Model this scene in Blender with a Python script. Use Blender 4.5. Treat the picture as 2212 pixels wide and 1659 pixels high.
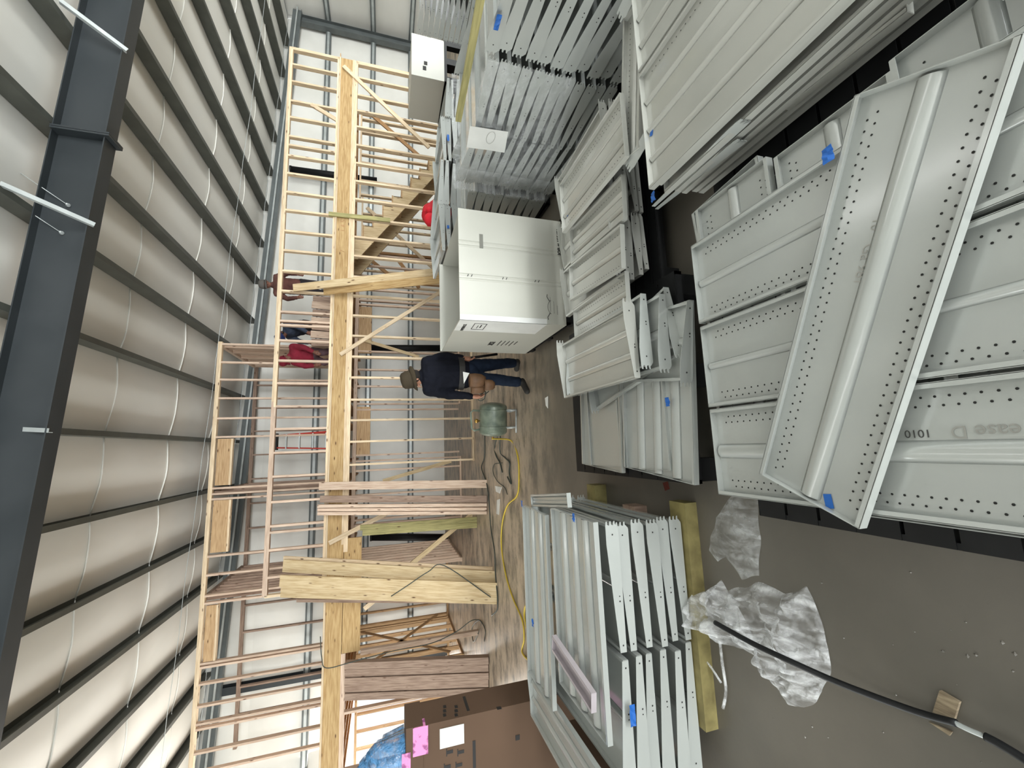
import bpy, bmesh, math, random
from mathutils import Vector, Matrix, noise
random.seed(7)
for o in list(bpy.data.objects): bpy.data.objects.remove(o)
C = bpy.context.scene.collection
PI = math.pi
# ---------------------------------------------------------------- camera (phone held sideways: the frame is rolled 90 degrees)
F, H = 890.0, 1.75
Yd = Vector((687-829.5, 833-1106, F)).normalized()
Dn = Vector((804-829.5, 4050-1106, F)); Dn = (Dn - Dn.dot(Yd)*Yd).normalized()
Xd = Dn.cross(Yd)
M3 = Matrix((Xd, Yd, -Dn))
cd = bpy.data.cameras.new('camera'); cam = bpy.data.objects.new('camera', cd); C.objects.link(cam)
bx_, by_, bz_ = M3 @ Vector((0, 1, 0)), M3 @ Vector((1, 0, 0)), -(M3 @ Vector((0, 0, 1)))
cam.matrix_world = Matrix(((bx_.x, by_.x, bz_.x, 0), (bx_.y, by_.y, bz_.y, 0), (bx_.z, by_.z, bz_.z, H), (0, 0, 0, 1)))
cd.sensor_width = 36; cd.lens = F/2212*36; cd.clip_start = .02; cd.clip_end = 300
bpy.context.scene.camera = cam
# surveying helpers: where the sight line of a spot in the photograph meets a plane of the building
def ray(x, y): return M3 @ Vector((829.5-y, x-1106, F))
def pz(x, y, z=0.0):
    r = ray(x, y); t = (z-H)/r.z; return Vector((r.x*t, r.y*t, z))
def py(x, y, Y):
    r = ray(x, y); t = Y/r.y; return Vector((r.x*t, Y, H+r.z*t))
def px(x, y, X):
    r = ray(x, y); t = X/r.x; return Vector((X, r.y*t, H+r.z*t))
# ---------------------------------------------------------------- world, lights, exposure
sc = bpy.context.scene
w = bpy.data.worlds.new('world'); sc.world = w; w.use_nodes = True
wn = w.node_tree.nodes; wn['Background'].inputs[0].default_value = (.93, .97, 1, 1); wn['Background'].inputs[1].default_value = 1.15
def area(name, loc, target, sx, sy, power, col):
    l = bpy.data.lights.new(name, 'AREA'); l.shape = 'RECTANGLE'; l.size = sx; l.size_y = sy; l.energy = power; l.color = col
    o = bpy.data.objects.new(name, l); C.objects.link(o); o.location = loc
    o.rotation_euler = (Vector(target)-Vector(loc)).to_track_quat('-Z', 'Y').to_euler()
    return o
area('daylight_front_door', (6.0, -7.6, 2.4), (6, 6, 3.6), 8, 4.2, 420, (.96, 1, 1))
area('ceiling_fill_front', (4.5, -9.8, .15), (4.5, -4.5, 5.5), 11, 4.5, 5000, (.97, 1, 1))  # added fill lamp aimed up from outside the near end, brightens the ceiling
area('daylight_left_door', (-11.4, 1.6, 2.2), (3, 3.5, 1.9), 7.0, 4.0, 850, (.95, 1, 1))
area('ceiling_fill_left', (-11.0, 1.6, .2), (-4, 4, 5.4), 7.0, 1.6, 260, (1, .99, .95))  # added low lamp facing up, lifts the ceiling on the left
area('daylight_right_door', (13.3, 1.5, 2.0), (4, 8, 3.4), 5.0, 3.6, 240, (.94, 1, 1))
area('ceiling_fill_right', (12.6, 2.5, .2), (8, 6, 5.3), 5.0, 1.6, 640, (.97, 1, .98))  # added floor-level lamp, brightens the ceiling on the right
area('daylight_back_door', (-8.0, 12.7, 2.2), (-3.5, 8, 2.6), 3.5, 3.2, 380, (1, .95, .88))
area('ceiling_fill_back', (-7.8, 15.2, .2), (-4.5, 7, 5.6), 5, 3.5, 700, (1, .95, .86))  # added upward lamp beyond the back-left opening, warms the ceiling there
for X_ in (-1.6, 2.9):
    l_ = area('rib_highlight_light', (X_, .6, 4.98), (X_, .6001, 0), 6.5, .16, 22, (1, 1, .98)); l_.rotation_euler = (0, 0, PI/2)  # added overhead strip lights, put in for highlights on the shelf ribs
sc.view_settings.view_transform = 'Standard'; sc.view_settings.look = 'None'; sc.view_settings.gamma = 1
sc.view_settings.use_curve_mapping = False; sc.view_settings.exposure = 0.0
# ---------------------------------------------------------------- materials
def sl(r, g, b):
    f = lambda c: ((c/255+.055)/1.055)**2.4 if c > 10 else c/255/12.92
    return (f(r), f(g), f(b), 1)
def mat(name, col, rough=.6, metal=0, var=.08, scale=3.0, bump=0, bscale=40, col2=None, stretch=(1, 1, 1), rnd=0, spec=.5, trans=0, alpha=1, coords='Object', detail=4, thr=(.35, .65)):
    m = bpy.data.materials.new(name); m.use_nodes = True; nt = m.node_tree; N = nt.nodes; L = nt.links
    b = N['Principled BSDF']; b.inputs['Roughness'].default_value = rough; b.inputs['Metallic'].default_value = metal
    b.inputs['Specular IOR Level'].default_value = spec; b.inputs['Transmission Weight'].default_value = trans; b.inputs['Alpha'].default_value = alpha
    tc = N.new('ShaderNodeTexCoord'); mp = N.new('ShaderNodeMapping'); mp.inputs['Scale'].default_value = stretch
    L.new(tc.outputs[coords], mp.inputs[0])
    if rnd:
        oi = N.new('ShaderNodeObjectInfo'); mu = N.new('ShaderNodeMath'); mu.operation = 'MULTIPLY'; mu.inputs[1].default_value = 37
        L.new(oi.outputs['Random'], mu.inputs[0]); cb = N.new('ShaderNodeCombineXYZ')
        L.new(mu.outputs[0], cb.inputs[0]); L.new(mu.outputs[0], cb.inputs[1]); L.new(mu.outputs[0], cb.inputs[2]); L.new(cb.outputs[0], mp.inputs['Location'])
    nz = N.new('ShaderNodeTexNoise'); nz.inputs['Scale'].default_value = scale; nz.inputs['Detail'].default_value = detail
    L.new(mp.outputs[0], nz.inputs[0])
    mr = N.new('ShaderNodeMapRange'); mr.inputs[1].default_value = thr[0]; mr.inputs[2].default_value = thr[1]; L.new(nz.outputs[0], mr.inputs[0])
    mx = N.new('ShaderNodeMix'); mx.data_type = 'RGBA'; L.new(mr.outputs[0], mx.inputs[0])
    c2 = col2 if col2 else tuple(max(0, c*(1-var*2)) for c in col[:3])+(1,)
    mx.inputs[6].default_value = col; mx.inputs[7].default_value = c2
    out = mx.outputs[2]
    if rnd:
        hs = N.new('ShaderNodeHueSaturation'); mr2 = N.new('ShaderNodeMapRange'); mr2.inputs[3].default_value = 1-rnd; mr2.inputs[4].default_value = 1+rnd
        L.new(oi.outputs['Random'], mr2.inputs[0]); L.new(mr2.outputs[0], hs.inputs['Value']); L.new(out, hs.inputs['Color']); out = hs.outputs[0]
    L.new(out, b.inputs['Base Color'])
    if bump:
        n2 = N.new('ShaderNodeTexNoise'); n2.inputs['Scale'].default_value = bscale; L.new(mp.outputs[0], n2.inputs[0])
        bp = N.new('ShaderNodeBump'); bp.inputs['Strength'].default_value = bump; bp.inputs['Distance'].default_value = .02; L.new(n2.outputs[0], bp.inputs['Height']); L.new(bp.outputs[0], b.inputs['Normal'])
    return m
def wood(name, c1, c2, rnd=.12):
    m = mat(name, c1, .65, col2=c2, scale=9, stretch=(6, 6, .45), rnd=rnd, detail=5, thr=(.38, .66), spec=.25)
    nt = m.node_tree; N = nt.nodes; L = nt.links; b = N['Principled BSDF']; src = b.inputs['Base Color'].links[0].from_socket
    mp = [n for n in N if n.type == 'MAPPING'][0]; m2 = N.new('ShaderNodeMapping'); m2.inputs['Scale'].default_value = (3.2, 3.2, 5.0)
    L.new(mp.outputs[0], m2.inputs[0])
    tc = [n for n in N if n.type == 'TEX_COORD'][0]; oi = [n for n in N if n.type == 'OBJECT_INFO'][0]
    m3 = N.new('ShaderNodeMapping'); m3.inputs['Scale'].default_value = (9, 9, 2.6); L.new(tc.outputs['Object'], m3.inputs[0]); L.new(mp.inputs['Location'].links[0].from_socket, m3.inputs['Location'])
    v = N.new('ShaderNodeTexVoronoi'); v.inputs['Scale'].default_value = 1.3; L.new(m3.outputs[0], v.inputs[0])
    r = N.new('ShaderNodeMapRange'); r.inputs[1].default_value = .05; r.inputs[2].default_value = .16; r.inputs[3].default_value = 1; r.inputs[4].default_value = 0; L.new(v.outputs['Distance'], r.inputs[0])
    mx = N.new('ShaderNodeMix'); mx.data_type = 'RGBA'; mx.inputs[7].default_value = sl(78, 46, 25); L.new(r.outputs[0], mx.inputs[0]); L.new(src, mx.inputs[6]); L.new(mx.outputs[2], b.inputs['Base Color'])
    return m
W = {}
W['pine'] = wood('pine_wood', sl(222, 202, 172), sl(198, 174, 142))
W['pink'] = wood('pink_pine_wood', sl(208, 186, 166), sl(184, 158, 138))
W['lvl'] = wood('laminated_beam_wood', sl(188, 160, 114), sl(160, 128, 84), .06)
W['pitch'] = wood('yellow_pine_wood', sl(204, 184, 148), sl(180, 156, 118), .08)
W['old'] = wood('weathered_pine_wood', sl(160, 138, 122), sl(130, 108, 94), .08)
W['green'] = wood('treated_wood', sl(168, 160, 110), sl(136, 132, 88), .05)
W['ply'] = wood('plywood', sl(190, 160, 122), sl(164, 132, 96), .08)
W['dark'] = wood('joist_wood', sl(176, 138, 96), sl(148, 108, 70), .1)
STEEL = mat('dark_primer_steel', sl(46, 51, 54), .5, .0, .15, 1.2, col2=sl(35, 41, 44), stretch=(1, 1, 1), thr=(.45, .7))
PURL = mat('grey_purlin_steel', sl(78, 80, 73), .5, .0, .12, 4)
GIRT = mat('grey_girt_steel', sl(102, 108, 108), .45, .1, .1, 3)
GALV = mat('galvanised_steel', sl(188, 194, 193), .35, .3, .08, 6)
INSUL = mat('white_vinyl_insulation', sl(240, 239, 233), .42, 0, .07, .8, bump=.25, bscale=1.5, col2=sl(224, 223, 216), stretch=(1, .4, 1))
SHELF = mat('shelf_enamel', sl(168, 172, 168), .2, 0, .03, 2.5, rnd=.035, spec=1.0)
SHELF2 = mat('warm_shelf_enamel', sl(170, 171, 164), .2, 0, .03, 2.5, rnd=.035, spec=1.0)
for m_ in (SHELF, SHELF2):
    b_ = m_.node_tree.nodes['Principled BSDF']; b_.inputs['Coat Weight'].default_value = .7; b_.inputs['Coat Roughness'].default_value = .12
HOLE = mat('dark_hole', sl(30, 30, 28), .8)
BLACKP = mat('black_plastic', sl(22, 23, 24), .55, 0, .2, 8, spec=.3)
CARD = mat('brown_cardboard', sl(97, 77, 62), .85, 0, .06, 1.5, spec=.2)
WCARD = mat('white_corrugated', sl(186, 186, 176), .38, 0, .05, 1.3, bump=.03, bscale=6, stretch=(1, 1, .3))
TAPE = mat('blue_tape', sl(30, 96, 178), .55)
INK = mat('black_ink', sl(35, 33, 32), .7)
PAPER = mat('white_paper', sl(225, 226, 222), .6)
PINK = mat('pink_label', sl(222, 140, 190), .6, col2=sl(150, 80, 130), scale=14, thr=(.52, .6))
DUN = mat('yellow_dunnage', sl(138, 128, 80), .7, 0, .12, 10, col2=sl(110, 100, 60))
TANK = mat('green_tank_paint', sl(128, 138, 122), .35, .1, .15, 9, col2=sl(94, 106, 94))
YEL = mat('yellow_hose', sl(214, 186, 62), .5)
BRASS = mat('brass', sl(190, 150, 80), .3, .9)
def film(name, mixf, colr):
    m = bpy.data.materials.new(name); m.use_nodes = True; nt = m.node_tree; N = nt.nodes; L = nt.links; N.clear()
    o = N.new('ShaderNodeOutputMaterial'); t = N.new('ShaderNodeBsdfTransparent'); p = N.new('ShaderNodeBsdfPrincipled'); mx = N.new('ShaderNodeMixShader')
    p.inputs['Base Color'].default_value = colr; p.inputs['Roughness'].default_value = .09; p.inputs['Specular IOR Level'].default_value = 1
    n = N.new('ShaderNodeTexNoise'); n.inputs['Scale'].default_value = 13; n.inputs['Detail'].default_value = 9; n.inputs['Distortion'].default_value = .5; tc = N.new('ShaderNodeTexCoord'); mq = N.new('ShaderNodeMapping'); mq.inputs['Scale'].default_value = (1.6, .45, 1); mq.inputs['Rotation'].default_value = (0, 0, .9); L.new(tc.outputs['Object'], mq.inputs[0]); L.new(mq.outputs[0], n.inputs[0])
    r = N.new('ShaderNodeMapRange'); r.inputs[1].default_value = .35; r.inputs[2].default_value = .68; r.inputs[3].default_value = mixf*.35; r.inputs[4].default_value = min(1, mixf*2.2); L.new(n.outputs[0], r.inputs[0])
    bp = N.new('ShaderNodeBump'); bp.inputs['Strength'].default_value = 1; bp.inputs['Distance'].default_value = .03; n2 = N.new('ShaderNodeTexNoise'); n2.inputs['Scale'].default_value = 26; n2.inputs['Detail'].default_value = 6; L.new(tc.outputs['Object'], n2.inputs[0]); L.new(n2.outputs[0], bp.inputs['Height']); L.new(bp.outputs[0], p.inputs['Normal'])
    L.new(r.outputs[0], mx.inputs[0]); L.new(t.outputs[0], mx.inputs[1]); L.new(p.outputs[0], mx.inputs[2]); L.new(mx.outputs[0], o.inputs[0])
    return m
FILM = film('clear_film', .26, (.92, .94, .95, 1)); WRAP = film('stretch_wrap', .14, (.85, .88, .9, 1)); BLUEF = film('blue_film', 1.1, sl(70, 134, 186))
def floor_mat():
    m = mat('concrete', sl(104, 99, 90), .33, 0, .1, .9, bump=.05, bscale=18, col2=sl(80, 77, 70), spec=.5, detail=8)
    nt = m.node_tree; N = nt.nodes; L = nt.links; b = N['Principled BSDF']; src = b.inputs['Base Color'].links[0].from_socket
    tc = [n for n in N if n.type == 'TEX_COORD'][0]
    n = N.new('ShaderNodeTexNoise'); n.inputs['Scale'].default_value = 3.2; n.inputs['Detail'].default_value = 9; n.inputs['Roughness'].default_value = .7; mp = N.new('ShaderNodeMapping'); mp.inputs['Scale'].default_value = (.62, 1.25, 1); L.new(tc.outputs['Object'], mp.inputs[0]); L.new(mp.outputs[0], n.inputs[0])
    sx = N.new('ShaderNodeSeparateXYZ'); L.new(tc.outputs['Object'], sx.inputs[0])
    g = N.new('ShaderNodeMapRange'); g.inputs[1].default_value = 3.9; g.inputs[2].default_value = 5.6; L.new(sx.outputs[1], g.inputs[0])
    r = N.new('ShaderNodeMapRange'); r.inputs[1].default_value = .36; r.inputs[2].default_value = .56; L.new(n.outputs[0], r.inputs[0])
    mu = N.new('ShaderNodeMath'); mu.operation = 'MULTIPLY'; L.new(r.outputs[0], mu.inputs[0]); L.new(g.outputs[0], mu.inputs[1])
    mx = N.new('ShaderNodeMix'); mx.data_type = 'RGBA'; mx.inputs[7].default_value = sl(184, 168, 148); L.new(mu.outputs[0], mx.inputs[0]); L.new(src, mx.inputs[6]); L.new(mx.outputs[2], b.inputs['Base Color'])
    ro = N.new('ShaderNodeMapRange'); ro.inputs[3].default_value = .28; ro.inputs[4].default_value = .5; L.new(n.outputs[0], ro.inputs[0]); L.new(ro.outputs[0], b.inputs['Roughness'])
    return m
CONC = floor_mat()
# ---------------------------------------------------------------- geometry helpers
class MB:
    def __init__(s): s.v = []; s.f = []; s.smooth = False
    def add(s, vs, fs):
        n = len(s.v); s.v += [tuple(v) for v in vs]; s.f += [tuple(i+n for i in f) for f in fs]
    def box(s, x0, x1, y0, y1, z0, z1):
        s.add([(x0, y0, z0), (x1, y0, z0), (x1, y1, z0), (x0, y1, z0), (x0, y0, z1), (x1, y0, z1), (x1, y1, z1), (x0, y1, z1)],
              [(0, 3, 2, 1), (4, 5, 6, 7), (0, 1, 5, 4), (1, 2, 6, 5), (2, 3, 7, 6), (3, 0, 4, 7)]); return s
    def mbox(s, M, *a):
        t = MB(); t.box(*a); s.add([M @ Vector(v) for v in t.v], t.f); return s
    def sweep(s, prof, M0, M1, cap=True):       # closed profile (2D) swept between two frames
        n = len(prof); vs = [M0 @ Vector((p[0], p[1], 0)) for p in prof]+[M1 @ Vector((p[0], p[1], 0)) for p in prof]
        fs = [(i, (i+1) % n, n+(i+1) % n, n+i) for i in range(n)]
        if cap: fs += [tuple(range(n-1, -1, -1)), tuple(range(n, 2*n))]
        s.add(vs, fs); return s
    def tube(s, pts, r, n=8, rr=None):
        pts = [Vector(p) for p in pts]; base = len(s.v); up = Vector((0, 0, 1)); rings = []; prev = None
        for i, p in enumerate(pts):
            d = (pts[min(i+1, len(pts)-1)]-pts[max(i-1, 0)]).normalized()
            a = prev - d*prev.dot(d) if prev else d.cross(up if abs(d.z) < .9 else Vector((1, 0, 0)))
            a.normalize(); b = d.cross(a); prev = a; R = rr[i] if rr else r
            for k in range(n):
                t = 2*PI*k/n; s.v.append(tuple(p+(a*math.cos(t)+b*math.sin(t))*R))
        for i in range(len(pts)-1):
            for k in range(n):
                a0 = base+i*n+k; a1 = base+i*n+(k+1) % n; s.f.append((a0, a1, a1+n, a0+n))
        s.f.append(tuple(base+k for k in range(n-1, -1, -1))); e = base+(len(pts)-1)*n; s.f.append(tuple(e+k for k in range(n)))
        s.smooth = True; return s
    def capsule(s, p0, p1, r0, r1, sx=1, ax=None, n=12):
        p0, p1 = Vector(p0), Vector(p1); d = p1-p0; L = max(d.length, 1e-4); d = d/L
        a = Vector(ax) if ax else (d.cross(Vector((0, 0, 1))) if abs(d.z) < .95 else Vector((1, 0, 0)))
        a = (a-d*a.dot(d)).normalized(); b = d.cross(a); rows = []
        for t in (-1, -.7, -.35, 0): rows.append((p0+d*(r0*t), r0*math.sqrt(max(.0004, 1-t*t))))
        for t in (0, .35, .7, 1): rows.append((p1+d*(r1*t), r1*math.sqrt(max(.0004, 1-t*t))))
        base = len(s.v)
        for c, r in rows:
            for k in range(n):
                t = 2*PI*k/n; s.v.append(tuple(c+a*math.cos(t)*r*sx+b*math.sin(t)*r))
        for i in range(len(rows)-1):
            for k in range(n):
                a0 = base+i*n+k; a1 = base+i*n+(k+1) % n; s.f.append((a0, a1, a1+n, a0+n))
        s.f.append(tuple(base+k for k in range(n-1, -1, -1))); e = base+(len(rows)-1)*n; s.f.append(tuple(e+k for k in range(n)))
        s.smooth = True; return s
    def mesh(s, name, m, smooth=None):
        me = bpy.data.meshes.new(name); me.from_pydata(s.v, [], s.f); me.materials.append(m)
        if smooth if smooth is not None else s.smooth: me.polygons.foreach_set('use_smooth', [True]*len(me.polygons))
        bm = bmesh.new(); bm.from_mesh(me); bmesh.ops.recalc_face_normals(bm, faces=bm.faces); bm.to_mesh(me); bm.free()
        me.update(); return me
RM = {}
def thing(name, label, cat, loc=(0, 0, 0), rot=(0, 0, 0), group=None):
    o = bpy.data.objects.new(name, None); C.objects.link(o); o.location = loc; o.rotation_euler = rot; o.empty_display_size = .1
    if label: o['label'] = label
    if cat: o['category'] = cat
    if group: o['group'] = group
    from mathutils import Euler
    RM[o.name] = Matrix.Translation(Vector(loc)) @ Euler(rot).to_matrix().to_4x4()
    return o
def put(name, me, parent=None, M=None, kind=None, label=None, world=False):   # M local to parent, or in world space
    o = bpy.data.objects.new(name, me); C.objects.link(o); M = M or Matrix()
    if parent: o.parent = parent
    wm = RM[parent.name] if parent else Matrix()
    if world and parent: M = wm.inverted() @ M
    o.matrix_basis = M; RM[o.name] = wm @ M
    if kind: o['kind'] = kind
    if label: o['label'] = label
    return o
def tag(o, label, cat, group=None):
    o['label'] = label; o['category'] = cat
    if group: o['group'] = group
    return o
PC = {}
def frame(p0, p1, side):
    z = (Vector(p1)-Vector(p0)).normalized(); x = Vector(side); x = (x-z*x.dot(z)).normalized(); y = z.cross(x)
    return Matrix(((x.x, y.x, z.x, p0[0]), (x.y, y.y, z.y, p0[1]), (x.z, y.z, z.z, p0[2]), (0, 0, 0, 1)))
def plank(name, parent, p0, p1, wx, ty, m, side=(1, 0, 0), label=None):   # wx along 'side', ty across it
    L = round((Vector(p1)-Vector(p0)).length, 2); k = (round(wx, 3), round(ty, 3), L, m.name)
    if k not in PC:
        b = MB(); b.box(-wx/2, wx/2, -ty/2, ty/2, 0, L); PC[k] = b.mesh(name, m)
    return put(name, PC[k], parent, frame(p0, p1, side), world=True, label=label)
def struct(name, mb, m, smooth=None):
    o = put(name, mb.mesh(name, m, smooth)); o['kind'] = 'structure'; return o
def text(s, size, name, parent, M, m=INK, ext=.0006, world=True, bold=0):
    cu = bpy.data.curves.new(name, 'FONT'); cu.body = s; cu.size = size; cu.extrude = ext; cu.offset = bold; cu.materials.append(m)
    tmp = bpy.data.objects.new(name, cu); me = bpy.data.meshes.new_from_object(tmp); bpy.data.objects.remove(tmp)
    if not me.materials: me.materials.append(m)
    return put(name, me, parent, M, world=world)
# ================================================================ THE BUILDING
ROOF = lambda X: 5.52-.055*X
XL, XR, YB, YN = -12.0, 14.1, 13.0, -8.0
b = MB(); b.box(XL-.3, XR+.3, YN-6, YB+9, -.15, 0); floor = struct('floor', b, CONC)
# purlins from the measured crossings; ridge continues both ways
PX = [-10.9, -9.8, -8.65, -7.5, -6.4, -5.27, -4.15, -2.99, -1.88, -.78, .36, 1.55, 2.65, 3.72, 4.9, 6.04, 7.2, 8.35, 9.5, 10.65, 11.8, 12.95]
b = MB(); b.box(XL-.3, XR+.3, YN, YB+.2, 0, .03)
for i, v in enumerate(b.v): b.v[i] = (v[0], v[1], v[2]+ROOF(v[0])+.22)
ceiling = struct('ceiling', b, GIRT)
edges = [XL]+PX+[XR]
seamY = [YB-1.75-1.87*k for k in range(11)]
for i in range(len(edges)-1):                       # one insulation bay between every two purlins, billowing down between them
    a, c = edges[i], edges[i+1]; b = MB(); nx, ny = 6, 60
    for j in range(ny+1):
        Y = YN+(YB-YN)*j/ny
        for k in range(nx+1):
            t = k/nx; X = a+(c-a)*t
            sag = .055*math.sin(PI*t)*(1+.5*noise.noise((X*.8, Y*.9, 3)))
            b.v.append((X, Y, ROOF(X)+.19-sag))
    for j in range(ny):
        for k in range(nx):
            q = j*(nx+1)+k; b.f.append((q, q+1, q+nx+2, q+nx+1))
    put('insulation_panel', b.mesh('insulation_panel', INSUL, True), ceiling)
    if a > -9 :
        for Y in seamY[:4]:
            s = MB(); pts = []
            for k in range(9):
                t = k/8; X = a+(c-a)*t; pts.append((X, Y+.02*noise.noise((X*3, Y, 1)), ROOF(X)+.178-.055*math.sin(PI*t)))
            s.tube(pts, .011, 5); put('insulation_seam', s.mesh('insulation_seam', INSUL), ceiling)
prof = [(-.035, .2), (.035, .2), (.035, .194), (-.029, .194), (-.029, .006), (.035, .006), (.035, .022), (.041, .022), (.041, 0), (-.035, 0)]
Mx = lambda X, Y, Z: Matrix(((1, 0, 0, X), (0, 0, 1, Y), (0, 1, 0, Z), (0, 0, 0, 1)))
pm = MB().sweep(prof, Mx(0, YN, 0), Mx(0, YB-.05, 0)).mesh('purlin', PURL)
for X in PX:
    put('purlin', pm, ceiling, Matrix.Translation((X, 0, ROOF(X)-.02)))
# main steel rafter across the frame, with its splice plate and flange braces
RY = 5.42
raf = thing('steel_rafter', 'dark grey steel I-beam rafter crossing the roof overhead', 'beam', (2, RY, ROOF(2)-.5))
def slope_box(nm, x0, x1, dy0, dy1, dz0, dz1, m, par, lab=None):
    b = MB(); b.box(x0, x1, RY+dy0, RY+dy1, dz0, dz1)
    b.v = [(v[0], v[1], v[2]+ROOF(v[0])-.02) for v in b.v]; return put(nm, b.mesh(nm, m), par, world=True, label=lab)
slope_box('web', XL, XR, -.006, .006, -.47, -.012, STEEL, raf)
slope_box('top_flange', XL, XR, -.1, .1, -.012, -.001, STEEL, raf)
slope_box('bottom_flange', XL, XR, -.1, .1, -.482, -.47, STEEL, raf)
slope_box('splice_plate', 3.62, 3.64, -.13, .13, -.53, -.005, STEEL, raf)
slope_box('splice_plate', 3.645, 3.665, -.13, .13, -.53, -.005, STEEL, raf)
for (xa, ya, xb, yb) in ((130, 0, 275, 108), (0, 395, 205, 485), (0, 925, 105, 930)):
    p1 = py(xb, yb, RY-.1); r = ray(xa, ya); t = (5.5-H)/(r.z+.055*r.x); p0 = Vector((r.x*t, r.y*t, H+r.z*t))
    d = (p0-p1); p0 = p1+d*min(1.2, 1.0)
    M = frame(p1, p0, (1, 0, 0)); L = d.length; bb = MB(); bb.box(-.022, .022, -.003, .003, 0, L); bb.box(-.022, -.016, 0, .04, 0, L)
    put('flange_brace', bb.mesh('flange_brace', GALV), raf, M, world=True, label='bright galvanised angle brace')
for (xa, ya) in ((147, 443), (133, 503)):
    c = py(xa, ya, RY-.02); bb = MB(); bb.capsule(c, c+Vector((0, -.02, 0)), .022, .012); bb.tube([c, c+Vector((.35, -.1, .5))], .004, 5)
    put('cable_anchor', bb.mesh('cable_anchor', GALV), raf, world=True)
# far end rafter (channel with a bright tube) just in front of the back wall
er = thing('end_rafter', 'grey end rafter with bright tube lying along the top of the back wall', 'beam', (2, 12.6, ROOF(2)-.3))
def ebox(nm, y0, y1, z0, z1, m):
    b = MB(); b.box(XL, XR, y0, y1, z0, z1); b.v = [(v[0], v[1], v[2]+ROOF(v[0])-.02) for v in b.v]; put(nm, b.mesh(nm, m), er, world=True)
ebox('web', 12.7, 12.71, -.26, -.01, GIRT); ebox('bottom_flange', 12.66, 12.8, -.27, -.26, GIRT); ebox('bright_tube', 12.6, 12.64, -.18, -.14, GALV)
# cables strung under the purlins
for nm, lab, Y in (('bracing_cable', 'thin bright brace cable strung across the ceiling nearer the steel rafter', 10.45), ('bracing_cable', 'thin brace cable strung across the ceiling close to the back wall', 12.35)):
    s = MB(); s.tube([(X, Y+.02*math.sin(X), ROOF(X)-.03-.02*math.sin(X*1.3)**2) for X in [-7+.7*k for k in range(30)]], .006, 5)
    tag(put(nm, s.mesh(nm, GALV)), lab, 'cable')
# back wall: insulation sheet with a door opening at the left, girts, columns
def wall_strip(par, x0, x1, y0, y1, z0, z1, axis, seg):
    b = MB(); n = seg
    for k in range(n+1):
        for j in range(7):
            t = j/6; bul = .035*math.sin(PI*t)*(.6+noise.noise((k*.7, z0, 5)))
            z = z0+(z1-z0)*t+ (0)
            if axis == 'x': X = x0+(x1-x0)*k/n; b.v.append((X, y0-bul, min(z, ROOF(X)+.2)))
            else: b.v.append((x0-bul, y0+(y1-y0)*k/n, z))
    for k in range(n):
        for j in range(6):
            q = k*7+j; b.f.append((q, q+1, q+8, q+7))
    put('insulation_panel', b.mesh('insulation_panel', INSUL, True), par)
GZ = [0, 1.03, 2.27, 3.68, 5.0, 6.4]
DX0, DX1, DZ = -9.8, -5.75, 3.3
b = MB(); b.box(DX1, XR, YB+.1, YB+.16, 0, 4.6); b.box(XL, DX0, YB+.1, YB+.16, 0, 4.6); b.box(DX0, DX1, YB+.1, YB+.16, DZ, 4.6)
b.box(XL, XR, YB+.1, YB+.16, 4.6, 5.1)
b.box(XL, 8, YB+.1, YB+.16, 5.1, 5.5); b.box(XL, 0, YB+.1, YB+.16, 5.5, 5.9)
wall_back = struct('wall_back', b, INSUL)
for k in range(5):
    segs = [(DX1, XR)] if GZ[k] < 3.3 else [(XL, XR)]
    for (a, c) in segs:
        wall_strip(wall_back, a, c, YB+.08, 0, GZ[k], GZ[k+1], 'x', 40)
    if GZ[k] < 3: wall_strip(wall_back, XL, DX0, YB+.08, 0, GZ[k], GZ[k+1], 'x', 5)
gp = [(-.1, .1), (.1, .1), (.1, .08), (.094, .08), (.094, .094), (-.094, .094), (-.094, -.094), (.094, -.094), (.094, -.08), (.1, -.08), (.1, -.1), (-.1, -.1)]
def girt(par, p0, p1, side):
    M0 = frame(p0, p1, side); M1 = M0.copy(); M1.translation = Vector(p1)
    s = MB().sweep([(a*.65, c*.8) for a, c in gp], M0, M1); gg = put('girt', s.mesh('girt', GIRT), par)
    L_ = (Vector(p1)-Vector(p0)).length; put('flange_lip', MB().mbox(M0, -.069, -.066, -.035, .035, 0, L_).mesh('flange_lip', GALV), gg, label='bright flange lip')
for z in GZ[1:4]:
    girt(wall_back, (DX1 if z < 3 else XL, YB-.02, z), (XR, YB-.02, z), (0, 1, 0))
for X in (DX1, DX0):
    bb = MB(); bb.box(X-.09, X+.09, YB-.22, YB-.21, 0, ROOF(X)-.2); bb.box(X-.09, X+.09, YB-.04, YB-.03, 0, ROOF(X)-.2); bb.box(X-.005, X+.005, YB-.21, YB-.04, 0, ROOF(X)-.2)
    put('column', bb.mesh('column', STEEL), wall_back)
# right side wall
b = MB(); b.box(XR+.1, XR+.16, YN, YB+.16, 0, ROOF(XR)+.2)
wall_right = struct('wall_right', b, INSUL)
for k in range(4): wall_strip(wall_right, XR+.08, 0, YN, YB, GZ[k], min(GZ[k+1], ROOF(XR)+.18), 'y', 30)
for z in GZ[1:4]: girt(wall_right, (XR-.0, YN, z), (XR-.0, YB, z), (1, 0, 0))
for Y in (YB-.15, 5.5, -2):
    bb = MB(); bb.box(XR-.32, XR-.3, Y-.1, Y+.1, 0, ROOF(XR)-.03); bb.box(XR-.3, XR-.08, Y-.006, Y+.006, 0, ROOF(XR)-.03); bb.box(XR-.08, XR-.07, Y-.1, Y+.1, 0, ROOF(XR)-.03)
    put('column', bb.mesh('column', GIRT), wall_right)
b = MB(); b.box(XL-.16, XL-.1, YN, YB+.16, 0, ROOF(XL)+.2); wall_left = struct('wall_left', b, INSUL)
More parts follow.
